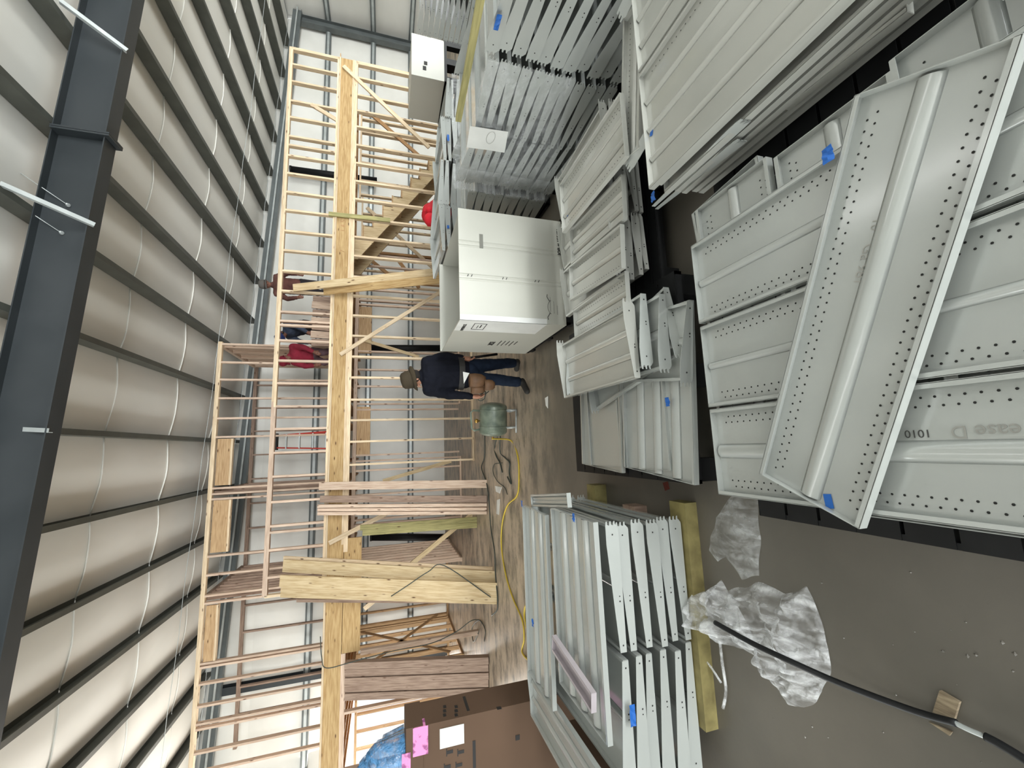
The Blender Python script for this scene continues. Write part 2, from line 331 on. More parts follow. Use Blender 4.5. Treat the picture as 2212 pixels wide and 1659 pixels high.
# casings of the added rib-highlight lamps (out of frame)
for X_, w_ in ((-1.6, 'left'), (2.9, 'right')):
    lamp = thing('added_strip_lamp', 'white strip lamp hung under the roof purlins, %s of the two' % w_, 'lamp', (X_, .6, 5.0))
    put('housing', MB().box(-.11, .11, -3.3, 3.3, 0, .07).mesh('housing', GALV), lamp)
    for sy in (-2.6, 2.6): put('hanger', MB().tube([(0, sy, .07), (0, sy, .42)], .006, 6).mesh('hanger', GALV), lamp)
# ================================================================ TIMBER HOUSE FRAME
FY = 8.47                 # front face of the front wall
S2, S4 = .038, .089
XE = py(770, 134, FY).x
def stud_x(x, ys, Y): return [py(x, y, Y).x for y in ys]
DZ0, DZ1 = 2.47, 2.78     # underside and top of the floor
fw = thing('framed_wall', 'lower front stud wall of pine under the long laminated beam', 'wall frame', (2, FY, 0))
low = [165.6, 203, 237, 272, 311.5, 351, 390, 429, 470, 511, 552, 597, 638, 681, 725, 770, 815, 863, 907.5, 954, 1003.7]
for i, X in enumerate(stud_x(768, low, FY)):
    plank('stud', fw, (X, FY+S4/2, .038), (X, FY+S4/2, 2.40), S2, S4, W['pine'])
plank('end_post', fw, (XE, FY+S4/2, 0), (XE, FY+S4/2, 2.44), .076, S4, W['pine'])
XO = stud_x(768, [1003.7], FY)[0]-.03
X2 = py(700, 1650, FY).x-1.2
plank('bottom_plate', fw, (XO, FY+S4/2, .019), (XE, FY+S4/2, .019), S4, S2, W['pine'], (0, 1, 0))
for z in (2.419, 2.455): plank('top_plate', fw, (py(770, 1190, FY).x, FY+S4/2, z), (XE+.03, FY+S4/2, z), S4, .036, W['pine'], (0, 1, 0))
# garage style opening with a doubled header, then the built-up post
HX0, HX1 = py(783, 1405, FY).x, py(783, 1160, FY).x
plank('header', fw, (HX0, FY+.03, 2.31), (HX1, FY+.03, 2.31), .05, .30, W['lvl'], (0, 1, 0))
for X in (HX1+.04, HX0-.02, HX0-.06): plank('jack_stud', fw, (X, FY+S4/2, 0), (X, FY+S4/2, 2.15), S2, S4, W['pink'])
for X in (X2, X2+.45, X2+1.0, -4.05, -4.5): plank('stud', fw, (X, FY+S4/2, .04), (X, FY+S4/2, 2.4), S2, S4, W['pink'])
for z in (2.419, 2.455): plank('top_plate', fw, (X2, FY+S4/2, z), (HX0, FY+S4/2, z), S4, .036, W['pink'], (0, 1, 0))
def brace(par, a, b_, m=W['pine'], w_=.089, Y0=FY-.02, Y1=None, nm='diagonal_brace', t=.036):
    p0 = py(a[0], a[1], Y0); p1 = py(b_[0], b_[1], Y1 or Y0)
    plank(nm, par, p0, p1, t, w_ , m, (0, 1, 0))
brace(fw, (742, 143), (927, 319), w_=.08)
brace(fw, (735, 766), (952, 630), w_=.07)
brace(fw, (711, 1173), (841, 1106), w_=.08)
brace(fw, (787, 1315), (842, 1270), w_=.08)
# rim beam
rb = thing('rim_beam', 'long yellow laminated beam running between the lower and upper stud walls', 'beam', (2, FY, 2.5))
plank('beam_length', rb, (py(700, 1040, FY).x, FY+.03, (DZ0+DZ1)/2), (XE+.03, FY+.03, (DZ0+DZ1)/2), .045, DZ1-DZ0, W['lvl'], (0, 1, 0))
plank('beam_length', rb, (X2, FY+.03, (DZ0+DZ1)/2), (py(700, 1040, FY).x-.004, FY+.03, (DZ0+DZ1)/2), .045, DZ1-DZ0, W['lvl'], (0, 1, 0))
plank('flange_strip', rb, (py(700, 1180, FY).x, FY-.002, DZ0+.02), (XE+.03, FY-.002, DZ0+.02), .03, .036, W['pine'], (0, 1, 0))
plank('flange_strip', rb, (X2, FY-.002, DZ1-.02), (XE+.03, FY-.002, DZ1-.02), .03, .03, W['pine'], (0, 1, 0))
for (x, y, s) in ((752, 500, '1 4 5'), (745, 545, '7')):
    p = py(733, y, FY-.001); text(s, .13, 'lettering', rb, Matrix(((1, 0, 0, p.x), (0, 0, -1, FY+.006), (0, 1, 0, 2.58), (0, 0, 0, 1))), W['dark'])
# floor deck: joists with sheathing
dk = thing('floor_deck', 'upper floor platform of joists and sheathing behind the laminated beam', 'platform', (2, 10, 2.5))
DXR = 4.6
X = X2+.1
k = 0
while X < XE:
    Ye = 12.7 if X < DXR else 9.9
    plank('joist', dk, (X, FY+.06, 2.60), (X, Ye, 2.60), S2, .235, W['dark'], (1, 0, 0)); X += .406
for k in range(8):
    a = X2+1.22*k*1.0
    if a < DXR: plank('deck_sheet', dk, (a+.6, FY+.055, 2.770), (a+.6, 12.7, 2.770), 1.21, .018, W['ply'], (1, 0, 0))
k = DXR+.5
while k < XE: plank('deck_sheet', dk, (k, FY+.055, 2.770), (k, 9.9, 2.770), 1.0, .018, W['ply'], (1, 0, 0)); k += 1.01
plank('edge_joist', dk, (DXR+.45, 9.92, 2.60), (XE, 9.92, 2.60), S2, .27, W['dark'], (0, 1, 0))
# low railing wall on top of the beam
rw = thing('railing_wall', 'low stud railing wall standing on the laminated beam upstairs', 'wall frame', (2, FY, DZ1))
up = [157, 193, 234, 269, 309, 328, 350, 387.5, 427, 465, 509, 550, 593, 635, 679, 698, 706.5, 739, 781, 828.5, 877, 924, 973.5, 1023, 1076, 1126, 1139, 1175.6, 1232]
RXL = py(564, 1291, FY).x
zt = 3.76
for i, X in enumerate(stud_x(724, up, FY)):
    plank('stud', rw, (X, FY+S4/2, DZ1+.038), (X, FY+S4/2, zt-.076), S2, S4, W['pine' if i < 14 else 'pink'])
plank('end_post', rw, (XE, FY+S4/2, DZ1), (XE, FY+S4/2, zt-.038), .06, S4, W['pine'])
plank('end_post', rw, (RXL, FY+S4/2, DZ1), (RXL, FY+S4/2, zt-.038), .04, S4, W['pine'])
plank('bottom_plate', rw, (RXL, FY+S4/2, DZ1+.019), (XE+.03, FY+S4/2, DZ1+.019), S4, S2, W['pine'], (0, 1, 0))
xm = py(575, 868, FY).x
plank('top_plate', rw, (xm, FY+S4/2, zt-.019), (XE+.03, FY+S4/2, zt-.019), S4, S2, W['pine'], (0, 1, 0))
plank('top_plate', rw, (RXL, FY+S4/2, zt-.019), (xm-.003, FY+S4/2, zt-.019), S4, S2, W['pink'], (0, 1, 0))
plank('top_plate', rw, (xm-.1, FY+S4/2, zt-.057), (XE+.03, FY+S4/2, zt-.057), S4, S2, W['pine'], (0, 1, 0))
plank('top_plate', rw, (RXL, FY+S4/2, zt-.057), (xm-.103, FY+S4/2, zt-.057), S4, S2, W['pink'], (0, 1, 0))
brace(rw, (672, 226), (732, 262), w_=.08, Y0=FY+.02, nm='loose_brace')
# tall upstairs wall with window openings
TY = 10.06
tw = thing('tall_wall', 'full height upstairs stud wall with two framed window openings', 'wall frame', (0, TY, DZ1))
TX1 = py(472, 738, TY).x; TX0 = py(415, 1659, TY).x-1.2; TZ = 5.21
def wstud(root, ys, x, Y, z0, z1, m, ty=S4, nm='stud'):
    for X in stud_x(x, ys, Y): plank(nm, root, (X, Y+S4/2, z0), (X, Y+S4/2, z1), S2, ty, m)
wstud(tw, [744, 783, 820, 860, 903], 520, TY, DZ1+.04, TZ-.07, W['pink'])
wstud(tw, [943, 1052, 1064, 1075, 1196], 520, TY, DZ1+.04, TZ-.07, W['pink'])
wstud(tw, [1240, 1284, 1300, 1428, 1436], 480, TY, DZ1+.04, TZ-.07, W['pink'])
wstud(tw, [1468, 1515, 1552, 1563, 1613, 1655], 500, TY, DZ1+.04, TZ-.07, W['pink'])
for z in (TZ-.019, TZ-.057): plank('top_plate', tw, (TX0, TY+S4/2, z), (TX1, TY+S4/2, z), S4, S2, W['pine'], (0, 1, 0))
plank('bottom_plate', tw, (TX0, TY+S4/2, DZ1+.019), (TX1, TY+S4/2, DZ1+.019), S4, S2, W['pine'], (0, 1, 0))
for (ya, yb, sh) in ((948, 1048, 502), (1080, 1192, 497), (1305, 1424, 470)):
    xa, xb = py(485, ya, TY).x, py(485, yb, TY).x; zh = py(467, ya, TY).z; zs = py(sh-6, (ya+yb)/2, TY).z
    plank('header', tw, (xb, TY+.03, (TZ-.11+zs)/2), (xa, TY+.03, (TZ-.11+zs)/2), .04, TZ-.11-zs, W['ply'], (0, 1, 0))
    plank('header_plate', tw, (xb, TY+.045, zs-.02), (xa, TY+.045, zs-.02), S4, S2, W['pine'], (0, 1, 0))
# walls running back from the tall wall (upstairs)
def cross(label, X, Ya, Yb, z0, z1, m, n, root=None):
    t = root or thing('cross_wall', label, 'wall frame', (X, Ya, z0))
    for k in range(n):
        Y = Ya+.05+(Yb-Ya-.1)*k/(n-1); plank('stud', t, (X, Y, z0+.038), (X, Y, z1-.076), S4, S2, m)
    plank('bottom_plate', t, (X, Ya, z0+.019), (X, Yb, z0+.019), S4, S2, m)
    for z in (z1-.019, z1-.057): plank('top_plate', t, (X, Ya, z), (X, Yb, z), S4, S2, m)
    return t
cw = cross('upstairs stud wall running back from the right end of the tall wall', TX1-.05, TY+.1, 12.5, DZ1, TZ, W['pink'], 5)
for k in range(8):
    plank('board', cw, (TX1-.02, 10.3+.27*k, DZ1+.06), (TX1-.02, 10.3+.27*k, TZ-.1), .02, .25, W['pink'])
c2 = cross('upstairs stud wall running back between the two window openings', py(480, 1066, TY).x, TY+.1, 12.5, DZ1, TZ, W['old'], 7)
c3 = cross('upstairs stud wall of close boards behind the leaning yellow boards', py(480, 1292, TY).x, TY+.1, 12.5, DZ1, TZ, W['old'], 11)
bw = thing('rear_wall_frame', 'upstairs stud wall standing right before the insulated back wall', 'wall frame', (0, 12.5, DZ1))
Xa, Xb = TX0, TX1
for z in (TZ-.06, TZ-.1): plank('top_plate', bw, (Xa, 12.55, z), (Xb, 12.55, z), S4, S2, W['old'], (0, 1, 0))
plank('bottom_plate', bw, (Xa, 12.55, DZ1+.02), (Xb, 12.55, DZ1+.02), S4, S2, W['old'], (0, 1, 0))
X = Xa+.1
while X < Xb: plank('stud', bw, (X, 12.55, DZ1+.04), (X, 12.55, TZ-.12), S2, S4, W['old']); X += .62
# lower interior walls
iw = thing('interior_wall', 'inner ground floor stud wall with door headers behind the front wall', 'wall frame', (0, TY, 0))
for (x0y, x1y) in ((560, 662), (760, 871), (985, 1125)):
    Xa, Xb = py(997, x1y, TY).x, py(997, x0y, TY).x
    plank('bottom_plate', iw, (Xa, TY+.045, .019), (Xb, TY+.045, .019), S4, S2, W['pink'], (0, 1, 0))
for z in (2.41, 2.448): plank('top_plate', iw, (-2.6, TY+.045, z), (4.3, TY+.045, z), S4, S2, W['pink'], (0, 1, 0))
wstud(iw, [560, 582, 604, 632, 655, 664, 762, 775, 800, 835, 872, 884, 979, 991, 1011, 1062, 1114, 1124], 900, TY, .04, 2.39, W['pink'])
for (ya, yb) in ((662, 762), (879, 985)):
    xa, xb = py(780, ya, TY).x, py(780, yb, TY).x
    plank('header', iw, (xb, TY+.045, 2.24), (xa, TY+.045, 2.24), .076, .29, W['ply'], (0, 1, 0))
for X in (XE-.6, XE-1.4, 5.9, 5.2, 6.6): pass
brace(iw, (777, 732), (905, 771), W['pitch'], .07, TY-.03)
brace(iw, (827, 1039), (974, 996), W['pitch'], .08, TY-.03)
brace(iw, (888, 1219), (1027, 1104), W['pitch'], .09, FY+.35)
iw2 = thing('interior_wall', 'far right inner stud wall seen beyond the stairs', 'wall frame', (5.5, 11.2, 0))
for X in [4.4+.41*k for k in range(7)]: plank('stud', iw2, (X, 11.2, .04), (X, 11.2, 2.4), S2, S4, W['pine'])
for X in (4.55, 5.35, 6.25): plank('stud', iw2, (X, 11.2, .04), (X, 11.2, 2.4), .06, S4, W['dark'])
plank('bottom_plate', iw2, (4.3, 11.2, .019), (7.0, 11.2, .019), S4, S2, W['pine'], (0, 1, 0)); plank('top_plate', iw2, (4.3, 11.2, 2.42), (7.0, 11.2, 2.42), S4, S2, W['pine'], (0, 1, 0))
plank('diagonal_brace', iw2, (6.6, 11.12, 2.3), (5.0, 11.12, .5), .036, .09, W['pine'], (0, 1, 0)); plank('diagonal_brace', iw2, (5.1, 11.12, 2.2), (4.4, 11.12, 1.3), .036, .09, W['dark'], (0, 1, 0))
plank('diagonal_brace', iw2, (4.4, 11.12, .9), (5.2, 11.12, 1.5), .036, .09, W['dark'], (0, 1, 0))
c4 = cross('ground floor stud wall running back at the left end of the front wall plate', -2.62, TY+.1, 12.35, 0, 2.44, W['pink'], 9)
c5 = cross('ground floor stud wall running back behind the leaning yellow boards', -4.72, TY+.1, 12.8, 0, 2.44, W['ply'], 7)
plank('diagonal_brace', c5, (-4.64, 10.2, 2.2), (-4.64, 12.6, .3), .02, .09, W['ply'], (1, 0, 0)); plank('diagonal_brace', c5, (-4.64, 10.3, .3), (-4.64, 12.2, 2.3), .02, .09, W['ply'], (1, 0, 0))
rl = thing('rear_wall_frame', 'ground floor stud frame in front of the bright opening at far left', 'wall frame', (-5, 12.6, 0))
for X in [-8.4+.406*k for k in range(15)]: plank('stud', rl, (X, 12.6, .04), (X, 12.6, 2.4), S2, S4, W['ply'])
plank('top_plate', rl, (-8.5, 12.6, 2.43), (-2.7, 12.6, 2.43), S4, .06, W['ply'], (0, 1, 0)); plank('bottom_plate', rl, (-8.5, 12.6, .02), (-2.7, 12.6, .02), S4, S2, W['ply'], (0, 1, 0))
iw3 = thing('interior_wall', 'inner stud wall right behind the staircase', 'wall frame', (6.5, 10.0, 0))
xs_ = stud_x(860, [258, 270, 298, 330, 345, 362, 400, 430], 9.98)
for X in xs_: plank('stud', iw3, (X, 10.02, .04), (X, 10.02, 2.39), S2, S4, W['pine'])
plank('top_plate', iw3, (xs_[-1]-.1, 10.02, 2.41), (xs_[0]+.05, 10.02, 2.41), S4, S2, W['pine'], (0, 1, 0)); plank('bottom_plate', iw3, (xs_[-1]-.1, 10.02, .019), (xs_[0]+.05, 10.02, .019), S4, S2, W['pine'], (0, 1, 0))
plank('diagonal_brace', iw3, (xs_[0], 9.95, 2.2), (xs_[3], 9.95, 1.0), .036, .09, W['dark'], (0, 1, 0))
# stairs
st = thing('staircase', 'unfinished wooden staircase climbing left behind the lower front wall', 'stairs', (5.5, 9.5, 0))
pa, pb = py(931, 381.5, 9.3), py(765, 545, 9.3); dx, dz = pb.x-pa.x, pb.z-pa.z; sl_ = dz/dx
n = 13; xs0 = 7.45; z0 = 0.0; run = (pb.x-xs0)/n; rise = 2.62/n
xs0 = 7.5; run = -.265; n = 13; rise = 2.66/n; xtop = 4.12; xs0 = xtop - run*n
for Y in (9.0, 9.85):
    b = MB(); top = [(xs0, 0)]
    for k in range(n): top += [(xs0+run*k, rise*(k+1)), (xs0+run*(k+1), rise*(k+1))]
    poly = top+[(xtop, rise*n-.32), (xs0+.25*0-.0, -.0)]
    poly = top+[(xtop, rise*n-.30), (xs0+run*1.0, 0)]
    bm = bmesh.new(); vs = [bm.verts.new((p[0], Y, p[1])) for p in poly]; f = bm.faces.new(vs)
    r = bmesh.ops.extrude_face_region(bm, geom=[f]); bmesh.ops.translate(bm, verts=[v for v in r['geom'] if isinstance(v, bmesh.types.BMVert)], vec=(0, .04, 0))
    bmesh.ops.triangulate(bm, faces=bm.faces); bmesh.ops.recalc_face_normals(bm, faces=bm.faces)
    me = bpy.data.meshes.new('stringer'); bm.to_mesh(me); bm.free(); me.materials.append(W['pitch']); put('stringer', me, st, world=True)
for k in range(n):
    x = xs0+run*k
    plank('tread', st, (x+run/2-.01, 8.98, rise*(k+1)+.015), (x+run/2-.01, 9.92, rise*(k+1)+.015), .28, .028, W['ply'], (1, 0, 0))
    plank('riser', st, (x-.01, 9.0, rise*(k+.5)), (x-.01, 9.9, rise*(k+.5)), .02, rise-.03, W['ply'], (1, 0, 0))
# lumber standing against the frame
def lean(nm, lab, a, b_, Y1, wpx, th, m, group=None, cat='board'):
    p0 = pz(*a); p1 = py(b_[0], b_[1], Y1)
    t = thing(nm, lab, cat, p0, group=group)
    return t, p0, p1
def board(lab, a, b_, Y1, w_, t_, m, side=(1, 0, 0), dy=0, group=None, nm='leaning_board'):
    p0 = pz(*a)+Vector((0, dy, 0)); p1 = py(b_[0], b_[1], Y1)+Vector((0, dy, 0)); o = thing(nm, lab, 'board', p0, group=group)
    L = (p1-p0).length; M = frame(p0, p1, side); b = MB(); b.box(-w_/2, w_/2, -t_/2, t_/2, 0, L); me = b.mesh(nm, m)
    bpy.data.objects.remove(o); o = put(nm, me, None, M); tag(o, lab, 'board', group); return o
board('wide yellow board leaning on the beam, right one of the front group', (1070, 1247), (613, 1221), 8.36, .205, .04, W['pitch'], dy=-.02)
board('wide yellow board leaning on the beam, middle one with a dark knot', (1072, 1270), (607, 1253), 8.34, .19, .04, W['pitch'], dy=-.05)
board('wide yellow board leaning on the beam, left one with a worn lower edge', (1073, 1291), (608, 1277), 8.35, .18, .04, W['pitch'], dy=-.02)
board('thin edge-on board showing behind the right leaning yellow board', (1066, 1230), (612, 1206), 8.42, .05, .04, W['pine'], dy=.05)
board('dark edge-on board behind the left leaning yellow board', (1070, 1303), (640, 1300), 8.43, .05, .04, W['old'], dy=.07)
board('single pale stud leaning on the beam, nearest the green air tank', (1052, 1045), (690, 1050), 8.38, .14, .038, W['pink'])
board('brownish stud leaning on the beam between two pale leaning studs', (1052, 1078), (692, 1078), 8.40, .12, .038, W['old'])
for k, (ya, yb) in enumerate(((1090, 1093), (1099, 1101), (1107, 1109))):
    board('pale stud of the tight trio leaning on the beam, %s' % ('right one', 'middle one', 'left one')[k], (1052, ya), (688, yb), 8.40, .054, .089, W['pink'], dy=.01*(k % 2), group='leaning trio of studs')
for k in range(5):
    y = 1424+16.5*k
    board('brown post plank, %s from the right in the standing stack beside the carton' % ('first', 'second', 'third', 'fourth', 'fifth')[k], (1056, y), (747, y+12), 8.41, .110, .12, W['old'], dy=.02*(k % 2), group='standing post planks')
board('grey-brown stud standing on the inner plate right of the opening', (1030, 1122), (778, 1140), 8.42, .1, .038, W['green'])
board('greenish stud beside the opening below the doubled header', (1030, 1134), (783, 1151), 8.42, .1, .038, W['green'])
def board2(lab, a, b_, Ya, Yb_, w_, t_, m, side=(1, 0, 0)):
    p0 = py(a[0], a[1], Ya); p1 = py(b_[0], b_[1], Yb_); b = MB(); b.box(-w_/2, w_/2, -t_/2, t_/2, 0, (p1-p0).length)
    return tag(put('leaning_board', b.mesh('leaning_board', m), None, frame(p0, p1, side)), lab, 'board')
d0 = py(948, 590, 7.75); 
def longb(lab, top, mid, Yt, Ym, w_, t_, m):
    p1 = py(top[0], top[1], Yt); p0 = py(mid[0], mid[1], Ym); d = p0-p1; s = (0.0-p1.z)/d.z; p0 = p1+d*s
    b = MB(); b.box(-w_/2, w_/2, -t_/2, t_/2, 0, (p1-p0).length); return tag(put('leaning_board', b.mesh('leaning_board', m), None, frame(p0, p1, (1, 0, .2))), lab, 'board')
longb('long yellow board leaning over the railing behind the white box, right one', (634, 622), (948, 587), 8.42, 7.6, .14, .04, W['pitch'])
longb('long yellow board leaning over the railing behind the white box, left shorter one', (700, 629), (948, 604), 8.40, 7.45, .15, .04, W['lvl'])
board2('short green treated board nailed upright across the laminated beam', (843, 476), (710, 462), FY-.03, FY-.03, .085, .036, W['green'])
# lumber pile upstairs
pile = thing('lumber_pile', 'pile of boards standing upstairs behind the railing left of the workers', 'lumber', (2.6, 9.3, DZ1))
a, c = py(690, 640, 9.4).x, py(690, 748, 9.4).x
for k in range(7):
    X = c+(a-c)*(k+.5)/7; plank('board', pile, (X, 9.4, DZ1), (X+.02*(k % 3), 9.4, DZ1+.50+.02*(k % 2)), (a-c)/7-.008, .04, W['pink' if k % 2 else 'old'])
# black pipes
for lab, a, b_, Y in (('upper black pipe standing behind the right railing studs', (627, 366), (727, 378), 12.75), ('lower black pipe left of the white box behind the studs', (800, 752), (957, 752), 12.55), ('black pipe behind the boards near the left opening', (800, 1160), (976, 1160), 12.6)):
    p1, p0 = py(a[0], a[1], Y), py(b_[0], b_[1], Y); p0.z = 0 if Y < 12.7 else p0.z-1.2
    t = thing('black_pipe', lab, 'pipe', p0); put('pipe', MB().tube([p0, p1], .1, 14).mesh('pipe', BLACKP), t, world=True)
    put('collar', MB().tube([p1-Vector((0, 0, .04)), p1+Vector((0, 0, .01))], .112, 14).mesh('collar', BLACKP), t, world=True)
# red step ladder upstairs
RED = mat('red_fibreglass', sl(190, 48, 34), .5)
ld = thing('step_ladder', 'red step ladder standing upstairs behind the railing', 'ladder', (.4, 10.8, DZ1))
lx0, lx1 = py(640, 966, 10.8).x, py(640, 940, 10.8).x; lz = py(599, 950, 10.8).z
for X, o in ((lx0, -.07), (lx1, .07)):
    plank('rail', ld, (X+o, 10.5, DZ1), (X, 10.8, lz), .03, .07, RED); plank('rail', ld, (X+o, 11.4, DZ1), (X, 10.86, lz), .03, .05, RED)
for k in range(4): plank('step', ld, (lx0-.03, 10.5+.07*k+.03, DZ1+.3+.29*k), (lx1+.03, 10.5+.07*k+.03, DZ1+.3+.29*k), .08, .025, GALV, (0, 1, 0))
plank('top_cap', ld, (lx0-.05, 10.83, lz+.02), (lx1+.05, 10.83, lz+.02), .14, .05, BLACKP, (0, 1, 0))
# ================================================================ SHELVES
SM = {}
def shelf_parts(L, Wd, ribs, holes, m, br, up, rh):
    key = (L, Wd, ribs, holes, m.name, br, up, rh)
    if key in SM: return SM[key]
    P = []; t = .002; e = .03*up; lo, hi = min(0, e), max(0, e)
    b = MB(); b.box(-L/2, L/2, -Wd/2, Wd/2, -t/2, t/2)
    for s in (-1, 1):
        b.box(-L/2, L/2, s*Wd/2-.0015, s*Wd/2+.0015, lo, hi)
        y0, y1 = sorted((s*Wd/2, s*(Wd/2-.014))); b.box(-L/2, L/2, y0, y1, e-.001*up-.001, e-.001*up+.001)
        b.box(s*L/2-.0012, s*L/2+.0012, -Wd/2, Wd/2, lo, hi)
    P.append(('deck', b.mesh('deck', m), None))
    for k in range(ribs):
        y = -Wd/2+Wd*(k+1)/(ribs+1); w0, w1, h = .022*rh, .014*rh, .016*(.6+.4*rh)*up
        pr = [(y-w0*1.25, 0)]+[(y-w0*math.cos(PI*q/8)*(1 if rh < 1.05 else 1), h*math.sin(PI*q/8)) for q in range(1, 8)]+[(y+w0*1.25, 0)]
        M0 = Matrix(((0, 0, 1, -L/2+.008), (1, 0, 0, 0), (0, 1, 0, .001*up), (0, 0, 0, 1))); M1 = M0.copy(); M1[0][3] = L/2-.008
        P.append(('rib', MB().sweep(pr, M0, M1, False).mesh('rib', m, True), None))
    if holes:
        b = MB(); n = int(L/.032)
        for s in (-1, 1):
            for r_ in range(holes):
                for k in range(n):
                    x = -L/2+.04+(L-.08)*(k+.5*(r_ % 2))/n; y = s*(Wd/2-.035-.024*r_); a = 2*PI/6; z = .0024*up
                    b.add([(x+.0036*math.cos(a*i), y+.0036*math.sin(a*i), z) for i in range(6)], [tuple(range(6))])
        P.append(('perforations', b.mesh('perforations', HOLE), 'stuff'))
    if br:
        # bracket on each short end: tapered plate with three hooks at the back edge (local -Y)
        for s in (-1, 1):
            x = s*(L/2+.003); h0, h1 = .085*br, .040*br; y0, y1 = -Wd/2-.012, Wd/2
            z0 = 0 if up < 0 else 0
            pr = [(y1, 0), (y1, h1), (y0+.10, h0)]
            for k in range(3): zz = h0*(1-.30*k); pr += [(y0, zz), (y0-.020, zz-.004), (y0-.022, zz-h0*.14), (y0-.004, zz-h0*.15), (y0, zz-h0*.24)]
            pr += [(y0+.02, 0)]
            pr = [(p[0], p[1]*(-1 if up < 0 else 1)) for p in pr]
            M0 = Matrix(((0, 0, 1, x-.0015), (1, 0, 0, 0), (0, 1, 0, 0), (0, 0, 0, 1))); M1 = M0.copy(); M1[0][3] = x+.0015
            P.append(('bracket', MB().sweep(pr, M0, M1).mesh('bracket', m), None))
            b = MB()
            for (yy, zz, r_) in ((y0+.05, .5*h0, .005), (y0+Wd*.62, .55*h1, .005), (y0+Wd*.58, .55*h1, .004), (y1-.035, .5*h1, .005)):
                zz *= -1 if up < 0 else 1; xx = x+s*.0022
                b.add([(xx, yy+r_*math.cos(PI/3*i), zz+r_*math.sin(PI/3*i)) for i in range(6)], [tuple(range(6))])
            P.append(('screw_holes', b.mesh('screw_holes', HOLE), 'stuff'))
    SM[key] = P; return P
def shelf(label, loc, rz=0, L=1.22, Wd=.42, ribs=2, holes=2, m=None, br=0, up=1, rot=None, group=None, tapes=(), rh=1, nm='metal_shelf'):
    o = thing(nm, label, 'shelf', loc, rot or (0, 0, rz), group)
    for n_, me, kd in shelf_parts(L, Wd, ribs, holes, m or SHELF, br, up, rh): put(n_, me, o, kind=kd)
    for (x, y, s, a) in tapes:
        b = MB(); b.mbox(Matrix.Translation((x, y, .004*up)) @ Matrix.Rotation(a, 4, 'Z'), -s, s, -s*.55, s*.55, -.001, .001+.028*(abs(y) > Wd/2-.03)*up)
        put('tape', b.mesh('tape', TAPE), o, label='blue tape')
    return o
TOPZ = .40
ORD = ['top', 'second', 'third', 'fourth', 'fifth', 'sixth', 'seventh', 'eighth', 'ninth', 'tenth', 'eleventh', 'twelfth', 'thirteenth', 'fourteenth']
# pallets
def pallet(label, x0, x1, y0, y1, h=.14, z=0):
    o = thing('plastic_pallet', label, 'pallet', ((x0+x1)/2, (y0+y1)/2, z)); wx, wy = (x1-x0)/2, (y1-y0)/2
    b = MB(); n = 9
    for k in range(n): a = -wy+2*wy*k/n; b.box(-wx, wx, a+.006, a+2*wy/n-.006, h-.03, h)
    b.box(-wx, wx, -wy, -wy+.02, h-.045, h-.002); b.box(-wx, wx, wy-.02, wy, h-.045, h-.002); b.box(-wx, -wx+.02, -wy, wy, h-.045, h-.002); b.box(wx-.02, wx, -wy, wy, h-.045, h-.002)
    put('deck', b.mesh('deck', BLACKP), o)
    for i in (-1, 0, 1):
        for j in (-1, 0, 1):
            cx, cy = i*(wx-.07), j*(wy-.06); put('foot', MB().box(cx-.06, cx+.06, cy-.05, cy+.05, .0, h-.03).mesh('foot', BLACKP), o)
    return o
# --- stack A: near right
pallet('black pallet under the nearest shelf stack with the skewed shelf on top', -.345, 1.07, .28, 1.49, .17)
AX = [(.515, .885), (.135, .495), (-.235, .122)]
desc = ['right pale shelf lying lengthwise under the skewed shelf, beside the black gap', 'middle pale shelf lying under the skewed shelf', 'left pale shelf with pencil writing under the skewed shelf']
for k, (a, c) in enumerate(AX):
    shelf(desc[k], ((a+c)/2, 1.475-.61-.004*k, TOPZ-.032), PI/2, 1.22, c-a, 1, 2, up=1, rh=(.7, .6, 1.1)[k], group='lengthwise shelves on the nearest stack', tapes=())
# the skewed shelf
q = [pz(*p, TOPZ+.045) for p in ((1850, 197), (2198, 85), (1858, 1143), (1636, 1023))]
ctr = (q[0]+q[1]+q[2]+q[3])/4; dr = ((q[0]-q[3])+(q[1]-q[2])).normalized(); yaw = math.atan2(dr.y, dr.x); LL = ((q[0]-q[3]).length+(q[1]-q[2]).length)/2; WW = ((q[0]-q[1]).length+(q[2]-q[3]).length)/2
sk = shelf('long pale shelf lying skewed on top of the nearest stack, blue tape at one end', (ctr.x, ctr.y, TOPZ+.012), yaw, round(LL, 3), round(WW, 3), 1, 2, up=1, rh=1.25, tapes=[(-LL/2+.02, -WW*.17, .022, .5)])
PEN = mat('pencil_mark', sl(150, 150, 144), .8)
def scribble(par, pts, r=.0007, m=PEN, nm='pencil_marks'):
    b = MB()
    for s in pts: b.tube([Vector((p[0], p[1], .0025)) for p in s], r, 4)
    put(nm, b.mesh(nm, m), par)
def scrawl(x, y, sx, sy, s):
    R = random.Random(s); out = []
    for k in range(4): out.append([(x+sx*(k+.25*math.cos(t*1.7+R.random())+.1*t/6), y+sy*math.sin(t*1.3+k)*(.5+.5*R.random())) for t in range(7)])
    return out
TM = Matrix.Rotation(PI/2, 4, 'Z')
def write(par, s, x, y, size, rot): text(s, size, 'handwriting', par, Matrix.Translation((x, y, .0022)) @ Matrix.Rotation(rot, 4, 'Z'), PEN, .0003, world=False)
write(sk, '10', .26, .045, .035, PI); write(sk, 'Ga 981', .19, .05, .04, PI)
DPEN = mat('dark_pencil', sl(70, 70, 68), .8)
a3 = bpy.data.objects['metal_shelf.002']
